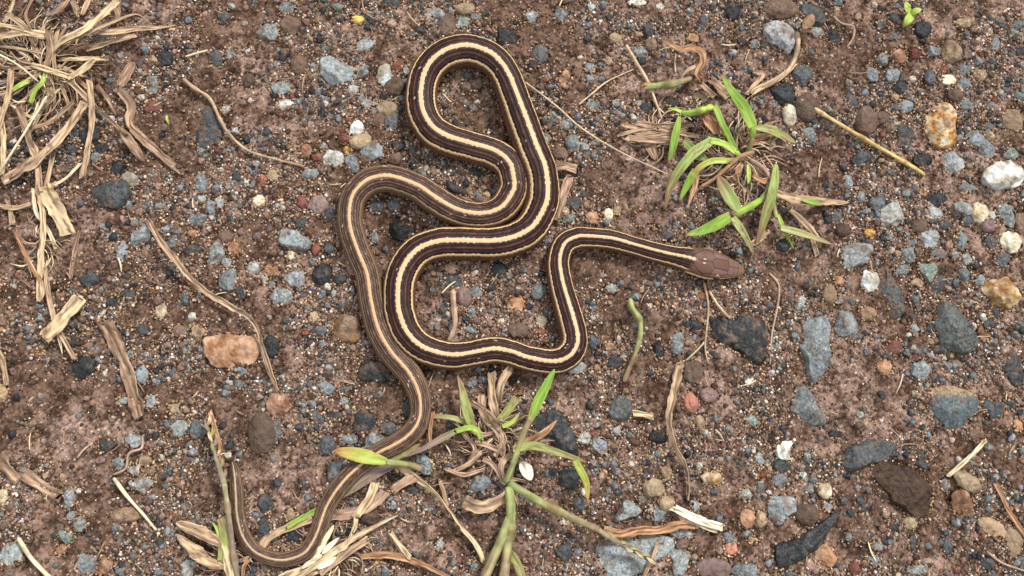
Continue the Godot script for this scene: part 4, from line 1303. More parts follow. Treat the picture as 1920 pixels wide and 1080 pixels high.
func fresh_look(look_: String) -> bool:
	return look_ in ["green", "fresh", "deep", "mottled", "turning", "purple", "stalk", "bronze"]

func trail(p: Array) -> PackedVector3Array:      # [x, y, mm above the soil, ...] -> smooth line of places
	var q := PackedVector3Array()
	for i in range(0, p.size(), 3):
		q.append(spot(p[i], p[i + 1], p[i + 2] * 0.001))
	var out := PackedVector3Array()
	for i in q.size() - 1:
		var n := maxi(3, int(q[i].distance_to(q[i + 1]) / 0.0011))
		for k in n:
			out.append(cat(q[maxi(i - 1, 0)], q[i], q[i + 1], q[mini(i + 2, q.size() - 1)], float(k) / n))
	out.append(q[q.size() - 1])
	return out

func shade(cols: Array, t: float) -> Color:
	return cols[0].lerp(cols[1], t * 2.0) if t < 0.5 else cols[1].lerp(cols[2], t * 2.0 - 1.0)

# A leaf blade: creased along the middle, real thickness, veins; ends: "point" tapers to a tip, "torn" stays wide and ragged, "lens" is narrow at both ends.
func leaf(parent: Node3D, called: String, p: Array, width: float, look_: String, ends := "point", fold := 0.35, twist := 0.0) -> MeshInstance3D:
	var line := trail(p)
	var n := line.size()
	var base := parent.position if parent else line[0]
	var green := fresh_look(look_)
	var cols: Array = looks[look_]
	var sd := lcg(p[0], p[1], 9) * 100.0
	var across := 9
	var ring := across * 2
	var v := PackedVector3Array()
	var col := PackedColorArray()
	for i in n:
		var t := float(i) / (n - 1)
		var tn := (line[mini(i + 1, n - 1)] - line[maxi(i - 1, 0)]).normalized()
		var sd_ := tn.cross(Vector3.UP)
		if sd_.length() < 0.05: sd_ = Vector3.RIGHT
		sd_ = sd_.normalized()
		var wob := n_line.get_noise_2d(i * 0.11, sd) * (18.0 if green else 42.0)
		sd_ = sd_.rotated(tn, deg_to_rad(twist * t + wob))
		var up := sd_.cross(tn).normalized()
		if up.y < 0.0 and absf(twist) < 1.0: up = -up
		var prof := 1.0
		if ends == "point": prof = minf(1.0, 0.72 + t * 1.2) * pow(maxf(0.0, 1.0 - pow(t, 2.2)), 0.75)
		elif ends == "lens": prof = pow(maxf(0.0, sin(PI * clampf(t * 0.94 + 0.05, 0.0, 1.0))), 0.7)
		else: prof = 1.0 + 0.22 * n_line.get_noise_2d(i * 0.25, sd + 30.0)
		if not green: prof *= 1.0 + 0.25 * n_line.get_noise_2d(i * 0.22, sd + 9.0)
		var hw := maxf(0.00008, width * 0.5 * mpp(line[i]) * prof)
		var thick := 0.00011 if green else 0.00009
		var f := fold * (1.0 + 0.6 * n_line.get_noise_2d(i * 0.13, sd + 70.0))
		for side in 2:
			for k in across:
				var a := (float(k) / (across - 1)) * 2.0 - 1.0
				if side == 1: a = -a
				var rag := 0.0
				var nick := 1.0 + (0.06 if green else 0.16) * n_line.get_noise_2d(i * 0.9 + 40.0 * signf(a), sd)
				if ends == "torn" and (i == 0 or i == n - 1): rag = n_line.get_noise_2d(a * 3.0, sd + i) * 0.0026
				var ridge := 0.00003 * cos(a * 26.0)
				var bend := f * absf(a) * hw * (1.0 - 0.3 * absf(a)) + ridge
				if not green: bend += n_line.get_noise_2d(a * 1.6 + i * 0.05, sd + 50.0) * hw * 0.5
				var q := line[i] + sd_ * (a * hw * nick) + up * (bend + (thick if side == 0 else -thick)) + tn * rag
				v.append(q - base)
				var g := shade(cols, t)
				var streak := n_line.get_noise_2d(a * 7.0 + sd, t * 2.0 + i * 0.02)
				var blot := n_line.get_noise_2d(a * 1.3 + sd * 2.0, i * 0.16)
				if green:
					g = g * (1.0 + streak * 0.20 + 0.05 * cos(a * 26.0))
					if absf(a) < 0.15: g = g.lerp(c(0.70, 0.75, 0.50), 0.30)
					# brown spots, a scorched rim and a dead tip
					var spot_ := n_line.get_noise_2d(a * 2.2 + sd * 3.0, i * 0.55)
					if spot_ > 0.42: g = g.lerp(c(0.40, 0.31, 0.20), 0.55)
					var rim := absf(a) + 0.35 * n_line.get_noise_2d(i * 0.3, sd + 11.0 * signf(a))
					if rim > 0.93: g = g.lerp(c(0.62, 0.52, 0.34), 0.5)
					var dead := 1.0 - 0.22 * lcg(p[0], p[1], 14) + 0.05 * streak
					if ends != "torn" and t > dead: g = g.lerp(c(0.55, 0.41, 0.28), clampf((t - dead) * 9.0, 0.0, 0.9))
					if look_ == "bronze": g = g.lerp(c(0.48, 0.36, 0.31), smoothstep(0.0, 0.4, blot + (t - 0.5) * 0.4) * 0.7)
					elif look_ == "mottled": g = g.lerp(c(0.40, 0.30, 0.22), smoothstep(0.08, 0.45, blot) * 0.75)
					elif look_ == "turning": g = g.lerp(c(0.66, 0.46, 0.30), smoothstep(0.2, 0.5, blot) * 0.45)
					elif look_ == "purple": g = g.lerp(c(0.47, 0.37, 0.40), smoothstep(0.0, 0.4, blot) * 0.5)
					else: g = g.lerp(c(0.56, 0.46, 0.26), smoothstep(0.34, 0.5, blot) * 0.6)
				else:
					g = g * (1.0 + streak * 0.42 + blot * 0.24)
					if streak > 0.28: g = g.lerp(c(0.80, 0.71, 0.55), 0.4)
					if blot < -0.3: g = g.lerp(c(0.30, 0.22, 0.17), 0.5)
				col.append(g)
	var mesh := grid_mesh(v, col, n, ring, true, false, true)
	var o := put(called, mesh, mats.green if green else mats.dry, parent, Vector3.ZERO if parent else base)
	return o

# Hair-thin dead strands matted round the foot of a plant, joined into one part.
func fuzz(parent: Node3D, px: float, py: float, reach: float, count: int, high: float) -> void:
	var st := [PackedVector3Array(), PackedColorArray(), PackedInt32Array()]
	for k in count:
		var a := lcg(px + k, py, 21) * TAU
		var b := a + (lcg(px, py + k, 22) - 0.5) * 2.4
		var r0 := reach * 0.75 * lcg(px + k, py, 23)
		var l := reach * (0.25 + 0.5 * lcg(px, py + k, 24))
		var x := px + cos(a) * r0
		var y := py + sin(a) * r0
		var h := high * lcg(px + k, py + k, 25)
		var o := stem(parent, "strand", [x, y, h, x + cos(b) * l * 0.5, y + sin(b) * l * 0.5, h + 0.8, x + cos(b + 0.35) * l, y + sin(b + 0.35) * l, h * 0.3 + 0.3], 1.6 + 2.6 * lcg(k, px, 26), ["straw", "tan", "brown", "pink", "pale"][k % 5], 0.5, 0.3)
		var arr := o.mesh.surface_get_arrays(0)
		var first: int = st[0].size()
		st[0].append_array(arr[Mesh.ARRAY_VERTEX])
		st[1].append_array(arr[Mesh.ARRAY_COLOR])
		for i in arr[Mesh.ARRAY_INDEX]: st[2].append(i + first)
		parent.remove_child(o)
		o.free()
	var f := put("strands", smooth(st[0], st[1], st[2]), mats.dry, parent)
	f.set_meta("kind", "stuff")

# A round stem, root or straw: radius changes along it, with joints.
func stem(parent: Node3D, called: String, p: Array, width: float, look_: String, taper := 0.6, rough := 0.25, joints := 0) -> MeshInstance3D:
	var line := trail(p)
	var n := line.size()
	var base := parent.position if parent else line[0]
	var cols: Array = looks[look_]
	var sd := lcg(p[0], p[1], 8) * 100.0
	var v := PackedVector3Array()
	var col := PackedColorArray()
	var ring := 10
	for i in n:
		var t := float(i) / (n - 1)
		var tn := (line[mini(i + 1, n - 1)] - line[maxi(i - 1, 0)]).normalized()
		var s1 := tn.cross(Vector3.UP)
		if s1.length() < 0.05: s1 = Vector3.RIGHT
		s1 = s1.normalized()
		var s2 := s1.cross(tn)
		var r := width * 0.5 * mpp(line[i]) * lerpf(1.0, taper, t) * (1.0 + rough * n_line.get_noise_2d(i * 0.2, sd))
		if joints > 0: r *= 1.0 + 0.4 * exp(-pow((fposmod(t * joints, 1.0) - 0.5) * 12.0, 2.0))
		if i == 0 or i == n - 1: r *= 0.6
		for k in ring:
			var th := TAU * k / ring
			var rr := r * (1.0 + rough * 0.6 * n_line.get_noise_2d(k * 1.7 + sd, i * 0.12))
			v.append(line[i] + (s1 * cos(th) + s2 * sin(th)) * rr - base)
			var g := shade(cols, t)
			g = g * (1.0 + 0.40 * n_line.get_noise_2d(k * 1.3 + sd, i * 0.1) + 0.2 * n_line.get_noise_2d(sd, i * 0.6))
			if joints > 0 and absf(fposmod(t * joints, 1.0) - 0.5) < 0.05: g = g.lerp(c(0.45, 0.34, 0.22), 0.5)
			col.append(g)
	var mesh := grid_mesh(v, col, n, ring, true, true, true)
	return put(called, mesh, mats.green if fresh_look(look_) else mats.root, parent, Vector3.ZERO if parent else base)

func tuft(called: String, label: String, category: String, px: float, py: float) -> Node3D:
	return thing(called, label, category, spot(px, py))

func make_tufts() -> void:
	make_looks()
	# --- dry clump in the upper corner
	var t := tuft("dry_grass_clump", "large clump of dead tan grass blades with two short green shoots at its heart", "grass clump", 85, 125)
	leaf(t, "blade", [98, 95, 5, 118, 76, 8, 165, 50, 10, 225, -2, 9], 12.6, "straw", "torn", 0.3)
	leaf(t, "blade", [105, 85, 4, 165, 62, 8, 215, 40, 9, 255, 27, 8, 278, 42, 5, 292, 50, 2], 6.7, "tan", "point", 0.4)
	leaf(t, "blade", [172, 58, 6, 205, 61, 6, 250, 54, 4, 300, 52, 2, 330, 47, 1], 13.4, "tan", "point", 0.3)
	leaf(t, "blade", [165, 92, 2, 205, 80, 3, 256, 66, 4], 10.9, "tan", "torn", 0.4)
	leaf(t, "blade", [-8, 46, 7, 40, 54, 7, 92, 72, 5], 7.6, "straw", "torn", 0.3)
	leaf(t, "blade", [-8, 70, 6, 45, 62, 7, 96, 68, 5], 14.3, "straw", "torn", 0.3)
	leaf(t, "blade", [12, 26, 9, 42, 46, 8, 68, 82, 4], 10.9, "tan", "torn", 0.3)
	leaf(t, "blade", [62, -4, 8, 49, 25, 7, 55, 48, 5, 66, 70, 3], 5.0, "tan", "torn", 0.3)
	leaf(t, "blade", [27, -4, 6, 20, 22, 5, 8, 42, 4], 7.6, "straw", "torn", 0.4)
	leaf(t, "blade", [132, -4, 5, 114, 14, 5, 88, 30, 3], 16.8, "brown", "lens", 0.3)
	leaf(t, "blade", [134, -4, 4, 146, 26, 3], 10.9, "brown", "torn", 0.3)
	leaf(t, "blade", [168, -4, 4, 154, 28, 3], 9.2, "tan", "torn", 0.3)
	leaf(t, "blade", [215, 10, 2, 222, 30, 2, 208, 45, 1], 11.8, "brown", "torn", 0.5)
	leaf(t, "blade", [-6, 86, 4, 40, 92, 4, 88, 102, 3], 5.0, "tan", "torn", 0.3)
	stem(t, "straw", [-6, 100, 8, 36, 123, 7, 72, 153, 5], 4.2, "pale", 0.7, 0.1)
	leaf(t, "blade", [60, 122, 5, 100, 134, 6, 134, 146, 6], 10.9, "straw", "torn", 0.4)
	leaf(t, "blade", [130, 146, 6, 152, 134, 6, 175, 117, 6], 10.9, "straw", "torn", 0.5)
	leaf(t, "blade", [128, 148, 5, 168, 188, 6, 215, 232, 5, 238, 252, 4], 10.9, "tan", "torn", 0.5, 60)
	leaf(t, "blade", [225, 240, 4, 245, 268, 3, 270, 302, 1], 18.5, "brown", "lens", 0.4)
	leaf(t, "blade", [168, 152, 7, 173, 220, 7, 165, 280, 5, 154, 332, 3], 10.9, "tan", "torn", 0.4)
	leaf(t, "blade", [158, 196, 6, 122, 248, 8, 80, 292, 7, 40, 320, 5, 4, 340, 4], 18.5, "tan", "torn", 0.25)
	leaf(t, "blade", [140, 190, 5, 92, 230, 5, 56, 240, 4], 7.6, "brown", "torn", 0.4)
	stem(t, "straw", [88, 180, 8, 60, 226, 8, 25, 282, 7, -4, 325, 6], 5.0, "pale", 0.8, 0.15)
	leaf(t, "blade", [35, 200, 5, 50, 246, 5, 66, 300, 3], 12.6, "brown", "torn", 0.3)
	leaf(t, "blade", [22, 128, 6, 16, 178, 6, -4, 245, 5], 10.9, "tan", "torn", 0.3)
	leaf(t, "blade", [52, 150, 5, 22, 170, 5, -4, 180, 4], 5.9, "tan", "torn", 0.3)
	leaf(t, "blade", [80, 165, 5, 102, 180, 6, 78, 205, 4], 7.6, "brown", "torn", 0.4)
	leaf(t, "blade", [90, 60, 5, 96, 95, 6, 88, 130, 5, 94, 158, 4], 12.6, "brown", "torn", 0.5)
	leaf(t, "blade", [108, 60, 4, 100, 100, 5, 106, 150, 4], 7.6, "tan", "torn", 0.5)
	leaf(t, "blade", [145, 146, 3, 158, 160, 3, 166, 166, 2], 7.6, "rust", "torn", 0.4)
	leaf(t, "blade", [182, 160, 3, 200, 182, 2, 218, 215, 1], 7.6, "brown", "torn", 0.4)
	leaf(t, "blade", [-4, 200, 4, 6, 250, 4, 4, 330, 4], 10.1, "straw", "torn", 0.3)
	leaf(t, "blade", [100, 285, 4, 94, 320, 4, 84, 358, 3], 8.4, "tan", "torn", 0.3)
	leaf(t, "blade", [150, 308, 3, 116, 340, 3, 66, 356, 2], 5.0, "pale", "torn", 0.6)
	leaf(t, "blade", [60, 270, 5, 72, 310, 5, 74, 365, 4], 13.4, "tan", "torn", 0.3)
	leaf(t, "blade", [20, 330, 3, 60, 300, 4, 84, 285, 3], 13.4, "brown", "torn", 0.3)
	leaf(t, "blade", [0, 176, 3, 40, 210, 4, 66, 222, 3], 5.9, "straw", "torn", 0.3)
	leaf(t, "blade", [118, 160, 3, 84, 200, 3, 50, 262, 3], 6.7, "straw", "torn", 0.3)
	for k in 34:
		var a := lcg(k, 3, 1) * TAU
		var r0 := 12.0 + 26.0 * lcg(k, 5, 2)
		var r1 := r0 + 25.0 + 55.0 * lcg(k, 7, 3)
		leaf(t, "blade", [88 + cos(a) * r0, 120 + sin(a) * r0, 3.0, 88 + cos(a + 0.15) * (r0 + r1) * 0.5, 120 + sin(a + 0.15) * (r0 + r1) * 0.5, 3.4, 88 + cos(a + 0.2) * r1, 120 + sin(a + 0.2) * r1, 1.0], 2.5 + 5.5 * lcg(k, 9, 4), ["brown", "tan", "straw"][k % 3], "torn", 0.4)
	fuzz(t, 80, 130, 100, 150, 4.0)
	leaf(t, "green_shoot", [52, 153, 6, 38, 160, 7, 24, 169, 6], 9, "fresh", "torn", 0.3)
	leaf(t, "green_shoot", [84, 142, 8, 79, 156, 8, 66, 170, 7, 58, 192, 5], 9, "fresh", "torn", 0.3)
	# --- dry stems that trail down from the clump
	t = tuft("dry_stem_bunch", "bunch of narrow dry straw stems trailing down from the dead clump", "dry stems", 78, 460)
	leaf(t, "blade", [72, 350, 4, 82, 420, 4, 76, 500, 3, 74, 566, 1], 11, "straw", "torn", 0.4)
	leaf(t, "blade", [84, 500, 3, 100, 592, 3, 122, 640, 3, 140, 672, 2], 10, "tan", "torn", 0.4)
	leaf(t, "blade", [29, 434, 3, 54, 490, 3, 80, 532, 2], 7, "rust", "torn", 0.4)
	leaf(t, "blade", [86, 352, 5, 108, 396, 5, 128, 440, 3], 27, "straw", "torn", 0.2)
	leaf(t, "blade", [62, 355, 3, 68, 398, 3, 90, 430, 2, 104, 464, 1], 7, "pale", "torn", 0.4)
	leaf(t, "blade", [0, 386, 2, 30, 390, 2, 58, 382, 2], 9, "tan", "torn", 0.3)
	leaf(t, "blade", [14, 372, 2, 20, 395, 2, 24, 420, 1], 9, "tan", "torn", 0.3)
	leaf(t, "blade", [78, 528, 3, 80, 550, 3, 74, 566, 2], 9, "straw", "point", 0.4)
	leaf(t, "blade", [108, 620, 2, 114, 648, 2, 117, 664, 1], 6, "pale", "point", 0.4)
	fuzz(t, 80, 450, 60, 40, 2.0)
	# --- the green tuft above the snake's head
	t = tuft("green_grass_tuft", "green and browning grass tuft growing just above the snake's head", "grass tuft", 1385, 290)
	leaf(t, "leaf", [1411, 238, 7, 1396, 205, 11, 1372, 172, 13, 1353, 141, 12], 24.6, "green", "point", 0.25)
	stem(t, "stem", [1412, 258, 4, 1412, 245, 6, 1408, 228, 7], 11, "fresh", 0.9, 0.1)
	stem(t, "stem", [1336, 200, 8, 1318, 206, 8, 1296, 212, 7, 1278, 212, 6], 14, "fresh", 0.8, 0.1, 1)
	leaf(t, "leaf", [1280, 211, 6, 1268, 206, 7, 1252, 203, 6], 7.9, "fresh", "point", 0.3)
	leaf(t, "leaf", [1274, 218, 6, 1268, 245, 6, 1262, 275, 5, 1254, 303, 4], 15.0, "green", "lens", 0.3)
	leaf(t, "leaf", [1340, 200, 8, 1356, 236, 9, 1366, 256, 8, 1380, 284, 6], 11.4, "green", "torn", 0.4)
	leaf(t, "leaf", [1345, 195, 8, 1352, 225, 8, 1357, 262, 6], 7.0, "deep", "point", 0.3)
	leaf(t, "leaf", [1318, 214, 5, 1340, 236, 6, 1366, 254, 5], 26, "rust", "lens", 0.25)
	leaf(t, "leaf", [1334, 264, 9, 1302, 286, 10, 1276, 316, 9, 1256, 352, 7, 1247, 392, 4], 21.1, "bronze", "point", 0.3)
	leaf(t, "leaf", [1378, 284, 7, 1356, 270, 9, 1328, 263, 9], 13.2, "fresh", "torn", 0.4)
	leaf(t, "leaf", [1282, 264, 4, 1304, 286, 5, 1328, 302, 4], 19.4, "deep", "lens", 0.3)
	leaf(t, "leaf", [1366, 302, 6, 1336, 302, 7, 1312, 314, 6, 1298, 332, 5], 11.4, "turning", "torn", 0.3)
	leaf(t, "leaf", [1304, 318, 5, 1290, 344, 5, 1274, 376, 3], 15.8, "green", "point", 0.3)
	leaf(t, "leaf", [1308, 324, 5, 1302, 352, 5, 1290, 386, 3], 11, "rust", "point", 0.4)
	stem(t, "dry_stem", [1414, 285, 6, 1388, 294, 6, 1366, 312, 5, 1340, 335, 4, 1314, 350, 3], 10, "rust", 0.6, 0.2)
	for d in [[1168, 234, 1222, 250, 1268, 252, 9], [1174, 258, 1222, 264, 1268, 266, 12], [1192, 232, 1236, 236, 1300, 232, 11], [1180, 246, 1230, 256, 1290, 240, 8], [1210, 268, 1240, 262, 1284, 262, 10], [1226, 240, 1260, 246, 1310, 256, 9], [1160, 255, 1190, 245, 1230, 240, 6]]:
		leaf(t, "dry_leaf", [d[0], d[1], 1.5, d[2], d[3], 2.5, d[4], d[5], 3.5], d[6], "pink" if d[6] > 9 else "tan", "torn", 0.5, 40)
	leaf(t, "dry_leaf", [1214, 282, 1, 1218, 272, 1, 1228, 300, 0.6], 22, "brown", "lens", 0.2)
	leaf(t, "dry_leaf", [1315, 150, 4, 1308, 138, 6, 1318, 118, 8, 1316, 98, 8, 1300, 92, 7], 13, "rust", "torn", 0.5)
	leaf(t, "dry_leaf", [1316, 96, 7, 1296, 90, 7, 1276, 93, 6, 1264, 88, 5, 1240, 74, 2], 12, "rust", "point", 0.5)
	leaf(t, "dry_leaf", [1278, 142, 3, 1292, 130, 5, 1312, 122, 6], 8, "tan", "torn", 0.3)
	stem(t, "sheath", [1210, 163, 4, 1236, 160, 5, 1262, 157, 6, 1296, 147, 6], 14, "stalk", 0.8, 0.15, 1)
	leaf(t, "dry_leaf", [1228, 163, 5, 1214, 160, 5, 1204, 162, 4], 13, "rust", "torn", 0.3)
	leaf(t, "dry_leaf", [1300, 150, 4, 1318, 162, 4, 1340, 182, 3], 14, "brown", "torn", 0.5)
	leaf(t, "dry_leaf", [1330, 150, 2, 1348, 164, 2, 1366, 184, 2], 20, "brown", "torn", 0.4)
	leaf(t, "leaf", [1412, 240, 5, 1442, 243, 6, 1466, 254, 5, 1492, 268, 3], 17.6, "mottled", "lens", 0.3)
	leaf(t, "leaf", [1388, 398, 7, 1368, 370, 7, 1347, 330, 5], 26.4, "bronze", "lens", 0.2)
	leaf(t, "leaf", [1370, 405, 7, 1340, 422, 8, 1312, 434, 7, 1286, 441, 5], 23.8, "green", "point", 0.25)
	stem(t, "stem", [1378, 402, 6, 1402, 390, 7, 1428, 374, 6], 14, "fresh", 0.8, 0.12, 1)
	leaf(t, "leaf", [1374, 408, 7, 1390, 432, 8, 1402, 452, 7, 1413, 478, 4], 15.8, "mottled", "point", 0.3)
	leaf(t, "leaf", [1455, 308, 5, 1450, 352, 7, 1436, 400, 7, 1418, 462, 2], 19, "bronze", "lens", 0.35)
	leaf(t, "leaf", [1402, 308, 5, 1404, 330, 5, 1402, 345, 4], 8.8, "fresh", "lens", 0.3)
	leaf(t, "dry_leaf", [1456, 362, 5, 1488, 374, 5, 1530, 378, 4, 1592, 380, 2], 20, "tan", "point", 0.4)
	leaf(t, "leaf", [1504, 375, 6, 1522, 379, 6, 1542, 384, 5], 10.6, "green", "lens", 0.3)
	leaf(t, "leaf", [1458, 402, 4, 1470, 430, 4, 1488, 466, 2], 8.8, "green", "point", 0.3)
	leaf(t, "leaf", [1464, 428, 5, 1500, 437, 5, 1560, 458, 3], 14.1, "stalk", "point", 0.35)
	leaf(t, "dry_leaf", [1482, 394, 4, 1510, 420, 4, 1532, 448, 2], 12, "tan", "torn", 0.4)
	leaf(t, "dry_leaf", [1520, 440, 2, 1526, 460, 2, 1532, 478, 1], 10, "tan", "torn", 0.4)
	leaf(t, "dry_leaf", [1412, 330, 4, 1432, 340, 4, 1450, 330, 4], 12, "rust", "torn", 0.4)
	leaf(t, "dry_leaf", [1440, 432, 3, 1424, 448, 3, 1404, 462, 2], 12, "tan", "torn", 0.4)
	leaf(t, "dry_leaf", [1490, 120, 2, 1462, 146, 3, 1425, 165, 3, 1408, 176, 2], 9, "straw", "torn", 0.4)
	leaf(t, "dry_leaf", [1400, 176, 2, 1430, 140, 3, 1414, 138, 3], 9, "tan", "torn", 0.4)
	for k in 15:
		var a := 0.4 + lcg(k, 13, 1) * 5.6
		var r1 := 30.0 + 46.0 * lcg(k, 17, 3)
		leaf(t, "dry_leaf", [1385 + cos(a) * 12, 285 + sin(a) * 12, 1.0, 1385 + cos(a + 0.2) * r1 * 0.6, 285 + sin(a + 0.2) * r1 * 0.6, 2.4, 1385 + cos(a + 0.3) * r1 * 1.3, 285 + sin(a + 0.3) * r1, 0.5], 5.0 + 8.0 * lcg(k, 19, 4), ["brown", "tan", "rust"][k % 3], "torn", 0.45, 50)
	fuzz(t, 1385, 290, 85, 100, 3.0)
	fuzz(t, 1240, 250, 60, 40, 1.5)
	stem(t, "stem", [1398, 292, 2, 1406, 276, 4, 1412, 256, 5], 10, "stalk", 0.9, 0.15)
	stem(t, "stem", [1390, 300, 2, 1386, 292, 5, 1378, 284, 7], 11, "fresh", 0.9, 0.15)
	stem(t, "stem", [1386, 296, 2, 1376, 298, 4, 1366, 302, 6], 11, "stalk", 0.9, 0.15)
	stem(t, "stem", [1426, 376, 6, 1440, 358, 5, 1446, 336, 4], 12, "stalk", 0.9, 0.15)
	stem(t, "stem", [1446, 338, 4, 1432, 316, 3, 1404, 298, 2], 9, "pink", 0.9, 0.2)
	stem(t, "stem", [1456, 408, 4, 1450, 380, 4, 1446, 350, 4], 9, "stalk", 0.9, 0.15)
	# --- the tuft under the snake's lowest bend
	t = tuft("lower_grass_tuft", "tuft of green stems and brown shards below the lowest bend of the snake", "grass tuft", 935, 850)
	stem(t, "green_stem", [948, 905, 4, 962, 870, 8, 982, 812, 12, 996, 780, 14], 12, "stalk", 1.0, 0.06)
	leaf(t, "leaf", [990, 797, 13, 1002, 768, 15, 1016, 738, 16, 1040, 692, 15], 19, "green", "lens", 0.4)
	stem(t, "green_stem", [954, 912, 4, 958, 960, 5, 952, 1020, 6, 944, 1088, 7], 18, "stalk", 1.1, 0.06, 1)
	stem(t, "green_stem", [962, 955, 4, 948, 990, 6, 932, 1030, 7, 906, 1088, 8], 17, "stalk", 1.1, 0.06)
	leaf(t, "leaf", [948, 1030, 4, 966, 1050, 5, 980, 1086, 5], 16, "mottled", "torn", 0.3)
	leaf(t, "leaf", [962, 842, 9, 1000, 836, 11, 1044, 848, 11, 1100, 866, 8], 17, "mottled", "point", 0.4)
	leaf(t, "leaf", [1078, 862, 9, 1090, 885, 8, 1100, 908, 6, 1102, 942, 3], 15, "turning", "point", 0.3)
	leaf(t, "leaf", [966, 836, 9, 1000, 824, 11, 1026, 806, 11, 1044, 788, 9], 16, "rust", "point", 0.4)
	leaf(t, "leaf", [970, 832, 8, 1002, 826, 9, 1040, 826, 8], 8, "purple", "point", 0.4)
	leaf(t, "leaf", [902, 824, 7, 896, 808, 8, 880, 802, 8, 856, 808, 7], 10, "fresh", "torn", 0.35)
	leaf(t, "leaf", [856, 808, 7, 828, 822, 6, 796, 840, 5, 760, 857, 3], 13, "purple", "point", 0.4)
	leaf(t, "leaf", [884, 798, 6, 874, 764, 9, 866, 730, 10, 858, 704, 9], 20, "mottled", "point", 0.4)
	leaf(t, "leaf", [880, 795, 5, 850, 784, 6, 814, 780, 5], 9, "stalk", "torn", 0.4)
	leaf(t, "dry_leaf", [812, 775, 5, 806, 812, 4, 808, 850, 2], 7, "rust", "torn", 0.4)
	leaf(t, "leaf", [938, 786, 8, 956, 764, 9, 972, 742, 8], 15, "mottled", "torn", 0.4)
	leaf(t, "leaf", [942, 800, 7, 962, 790, 8, 975, 772, 7], 10, "turning", "point", 0.3)
	for d in [[884, 754, 912, 772, 940, 800, 13], [902, 740, 906, 768, 918, 795, 15], [922, 700, 924, 750, 936, 800, 14], [958, 688, 940, 722, 936, 760, 15], [915, 790, 938, 815, 944, 855, 14], [880, 800, 905, 815, 930, 808, 10], [925, 800, 945, 822, 930, 855, 12], [890, 830, 915, 835, 940, 845, 11], [960, 850, 940, 872, 945, 905, 12], [905, 860, 925, 872, 940, 895, 9], [872, 940, 908, 950, 952, 925, 24], [945, 905, 962, 898, 985, 902, 9], [935, 860, 955, 880, 960, 905, 9], [950, 920, 966, 930, 972, 945, 6], [870, 812, 890, 840, 880, 865, 8], [836, 878, 870, 890, 905, 880, 8], [900, 850, 880, 870, 850, 885, 8]]:
		leaf(t, "dry_leaf", [d[0], d[1], 3.0, d[2], d[3], 4.5, d[4], d[5], 3.0], d[6], ["brown", "tan", "pink"][int(d[1]) % 3], "torn", 0.45, 45)
	stem(t, "seed_stem", [954, 906, 4, 1008, 938, 7, 1066, 968, 8, 1124, 994, 8], 15, "stalk", 0.9, 0.08, 1)
	stem(t, "seed_head", [1120, 992, 8, 1150, 1012, 8, 1184, 1030, 7, 1230, 1056, 5], 13, "purple", 0.5, 0.3)
	for k in 9:
		var x := 1128.0 + k * 10.5
		var y := 1000.0 + k * 5.6
		leaf(t, "spikelet", [x, y, 8, x + 10, y + (8 if k % 2 == 0 else 0), 8.5, x + 18, y + (12 if k % 2 == 0 else 4), 7.5], 6, "straw" if k % 2 == 0 else "stalk", "lens", 0.4)
	leaf(t, "dry_leaf", [1130, 992, 7, 1165, 1002, 5, 1200, 994, 4, 1236, 994, 3, 1272, 984, 3, 1308, 982, 2], 17, "rust", "torn", 0.4)
	leaf(t, "dry_leaf", [1232, 1020, 4, 1224, 1044, 4, 1206, 1085, 2], 7, "tan", "torn", 0.3)
	leaf(t, "dry_leaf", [978, 866, 4, 986, 880, 5, 996, 900, 3], 24, "cream", "lens", 0.3)
	fuzz(t, 925, 820, 75, 110, 3.0)
	# --- the broad leaf that lies across the tail
	t = tuft("leaf_shoot", "broad yellow-green leaf with an orange tip lying across the snake's tail", "leaf", 780, 878)
	leaf(t, "leaf", [728, 866, 8, 700, 860, 8.6, 664, 851, 8.6, 626, 845, 7.5], 27, "turning", "lens", 0.2)
	stem(t, "sheath", [724, 867, 8, 748, 869, 7, 770, 872, 6, 792, 880, 4], 13, "stalk", 0.9, 0.08)
	# --- bottom corner seed stalk
	t = tuft("seed_stalk", "purplish seed stalk with dry leaves standing beside the tip of the snake's tail", "grass stalk", 432, 1030)
	stem(t, "stem", [446, 1090, 4, 438, 1040, 6, 428, 960, 7, 420, 905, 7], 11, "umber", 0.9, 0.25, 2)
	stem(t, "seed_head", [421, 910, 7, 408, 868, 7, 396, 825, 6, 384, 786, 4], 11, "umber", 0.45, 0.35)
	for k in 11:
		var y := 898.0 - k * 10.0
		var x := 418.0 - k * 2.9
		leaf(t, "spikelet", [x, y, 7, x + (5 if k % 2 == 0 else -5), y - 10, 7.5, x + (5 if k % 2 == 0 else -6), y - 20, 6.5], 7, ["purple", "straw", "mottled"][k % 3], "lens", 0.4)
	leaf(t, "branch", [414, 880, 7, 412, 835, 7, 402, 800, 6, 394, 772, 5], 8, "rust", "torn", 0.4)
	stem(t, "awn", [413, 853, 7, 420, 850, 7, 432, 857, 6], 3, "pale", 0.6, 0.1)
	leaf(t, "leaf", [420, 1050, 4, 424, 1000, 6, 416, 965, 6], 24, "mottled", "torn", 0.3)
	leaf(t, "dry_leaf", [418, 1022, 5, 392, 1006, 5, 366, 994, 4, 330, 980, 2], 24, "tan", "lens", 0.35)
	leaf(t, "dry_leaf", [420, 1064, 4, 390, 1052, 4, 366, 1034, 3, 332, 1003, 1], 24, "tan", "lens", 0.35)
	leaf(t, "dry_leaf", [415, 985, 5, 428, 1030, 5, 436, 1086, 4], 22, "straw", "torn", 0.3)
	leaf(t, "leaf", [412, 1012, 5, 408, 995, 6, 398, 978, 5], 7, "fresh", "point", 0.3)
	leaf(t, "dry_leaf", [452, 1050, 3, 468, 1045, 3, 478, 1030, 2], 9, "pink", "torn", 0.4)
